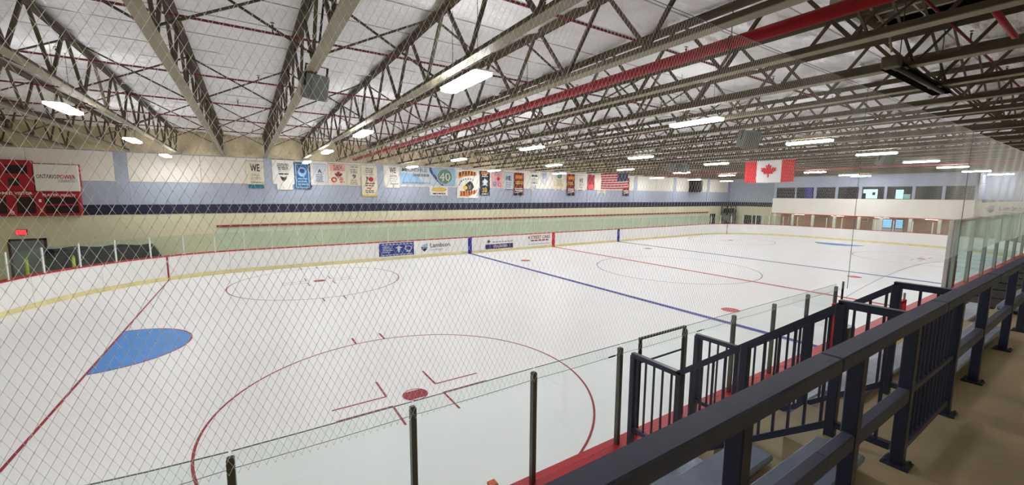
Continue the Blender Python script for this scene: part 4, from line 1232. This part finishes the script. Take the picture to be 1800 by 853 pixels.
for i, (a, c) in enumerate(WIN):
    w_ = MB().box(33.08, 33.10, c, a, 4.68, 6.0).build('window_pane', 'window_dark', vr)
    MB().box(33.04, 33.09, c, a, 4.66, 4.72).build('sill', 'alu_dark', w_)
    MB().box(33.04, 33.09, c, a, 5.95, 6.0).build('head', 'alu_dark', w_)
    if i == 1: MB().box(33.05, 33.075, c+0.1, c+0.95, 4.72, 5.95).build('blue_blind', 'ink_navy', w_)
    if i == 4:
        MB().box(33.06, 33.075, c+0.55, a-0.1, 4.72, 5.72).build('lit_room_view', 'lit_room', w_)
        MB().box(33.045, 33.06, a-0.35, a-0.05, 4.72, 5.3).build('dark_furniture', 'near_black', w_)
        MB().box(33.045, 33.06, -1.0, -0.75, 5.1, 5.4).build('dark_furniture', 'near_black', w_)
    if i == 5:
        MB().box(33.06, 33.075, c+0.65, a-0.7, 4.72, 5.65).build('lit_room_view', 'lit_room', w_)
        MB().box(33.06, 33.075, c+0.1, c+0.6, 4.72, 5.2).build('lit_room_view', 'glass_room', w_)
for y in (8.62, 6.6, 4.46, 2.3, 0.05, -1.83, -4.12, -6.23, -8.2):
    MB().bbox(32.62, 32.82, y-0.13, y+0.13, BH, 2.72, 0.01).build('support_column', 'wall_white', vr)
lb = thing('lobby_wall', (35.3, 0, 0), 'brown lobby wall seen below the viewing room', 'lobby wall', kind='structure')
MB().box(35.2, 35.4, Y0-0.2, Y1, -0.03, 2.7).build('brick_face', 'brick_brown', lb)
LF = Face((35.19, 0, 0), (0, -1, 0), (-1, 0, 0))
ld = tag(MB().bbox(35.05, 35.18, -1.1, -0.5, 0.0, 2.45, 0.01).build('door_5', 'wall_white'), 'white lobby door below the viewing room', 'door', kind='structure')
MB().bbox(34.98, 35.05, -1.05, -0.98, 1.0, 1.1, 0.01).build('door_handle', 'alu', ld)
for k, (a, c, lab) in enumerate(((-2.15, -1.25, 'wide glowing blue display panel beside the white lobby door'), (-3.05, -2.4, 'narrow glowing blue display panel farther right of the lobby door'))):
    t = thing('display_panel', (35.1, (a+c)/2, 1.4), lab, 'display', 'blue lobby displays')
    MB().bbox(35.08, 35.18, a, c, 1.5, 2.5, 0.01).build('case', 'black', t)
    MB().box(35.07, 35.082, a+0.04, c-0.04, 1.54, 2.46).build('screen', 'lit_sign', t)
    MB().bbox(35.08, 35.18, a, c, 1.2, 1.45, 0.01).build('lower_board', 'ink_pale_blue', t)
for k, y in enumerate((6.5, 2.5, -1.5, -5.5)):
    t = thing('lobby_light', (34.1, y, 2.62), f'small lobby ceiling light under the viewing room, {ORD[k]} from the left', 'ceiling light', 'lobby lights')
    MB().bbox(33.9, 34.3, y-0.6, y+0.6, 2.66, 2.70, 0.005).build('housing', 'wall_white', t)
    MB().box(33.93, 34.27, y-0.57, y+0.57, 2.635, 2.66).build('diffuser', 'lamp_small', t)
pf = thing('framed_notice', (35.15, 0.3, 2.2), 'small framed notice on the brown lobby wall', 'frame')
MB().bbox(35.14, 35.19, -0.05, 0.65, 2.1, 2.55, 0.01).build('frame', 'wall_white', pf)
MB().box(35.13, 35.14, 0.0, 0.6, 2.15, 2.5).build('notice', 'brick_brown', pf)
# sponsor sign right of the viewing room
sg_ = thing('sponsor_sign', (33.5, -10.4, 3.2), 'white curved sponsor sign with blue shield right of the viewing room', 'sign')
b = MB(); n = 16
top = []; bot = []
for i in range(n+1):
    y = -8.55-(4.2*i/n); u = i/n
    x = 33.5+0.4*(2*u-1)**2
    bot.append((x, y, 3.15+0.1*u)); top.append((x, y, 4.42+0.16*math.sin(u*math.pi*0.8)))
vs = bot+top+[(x+0.1, y, z) for x, y, z in bot]+[(x+0.1, y, z) for x, y, z in top]
m_ = n+1
fs = []
for i in range(n):
    fs += [(i, i+m_, i+m_+1, i+1), (2*m_+i, 2*m_+i+1, 3*m_+i+1, 3*m_+i), (i+m_, 3*m_+i, 3*m_+i+1, i+m_+1), (i, i+1, 2*m_+i+1, 2*m_+i)]
fs += [(0, 2*m_, 3*m_, m_), (n, n+m_, n+3*m_, n+2*m_)]
b.add(vs, fs); b.build('sign_board', 'wall_white', sg_)
QF = Face((33.46, 0, 0), (0, -1, 0), (-1, 0, 0))
shield(QF, sg_, 8.95, 3.5, 0.75, 0.0)
QF.text(sg_, 'Lambton', 9.75, 11.25, 3.75, 4.15, 'ink', 0.0, 0.01); QF.text(sg_, 'College', 9.75, 10.6, 3.45, 3.65, 'ink_violet', 0.0)
MB().box(33.9, 34.0, -12.6, -8.6, 4.4, 4.7).build('back_frame', 'ink_blue', sg_)
for y in (-9.2, -12.0):
    MB().box(33.9, XR, y-0.05, y+0.05, 3.8, 3.9).build('wall_bracket', 'steel_dark', sg_)
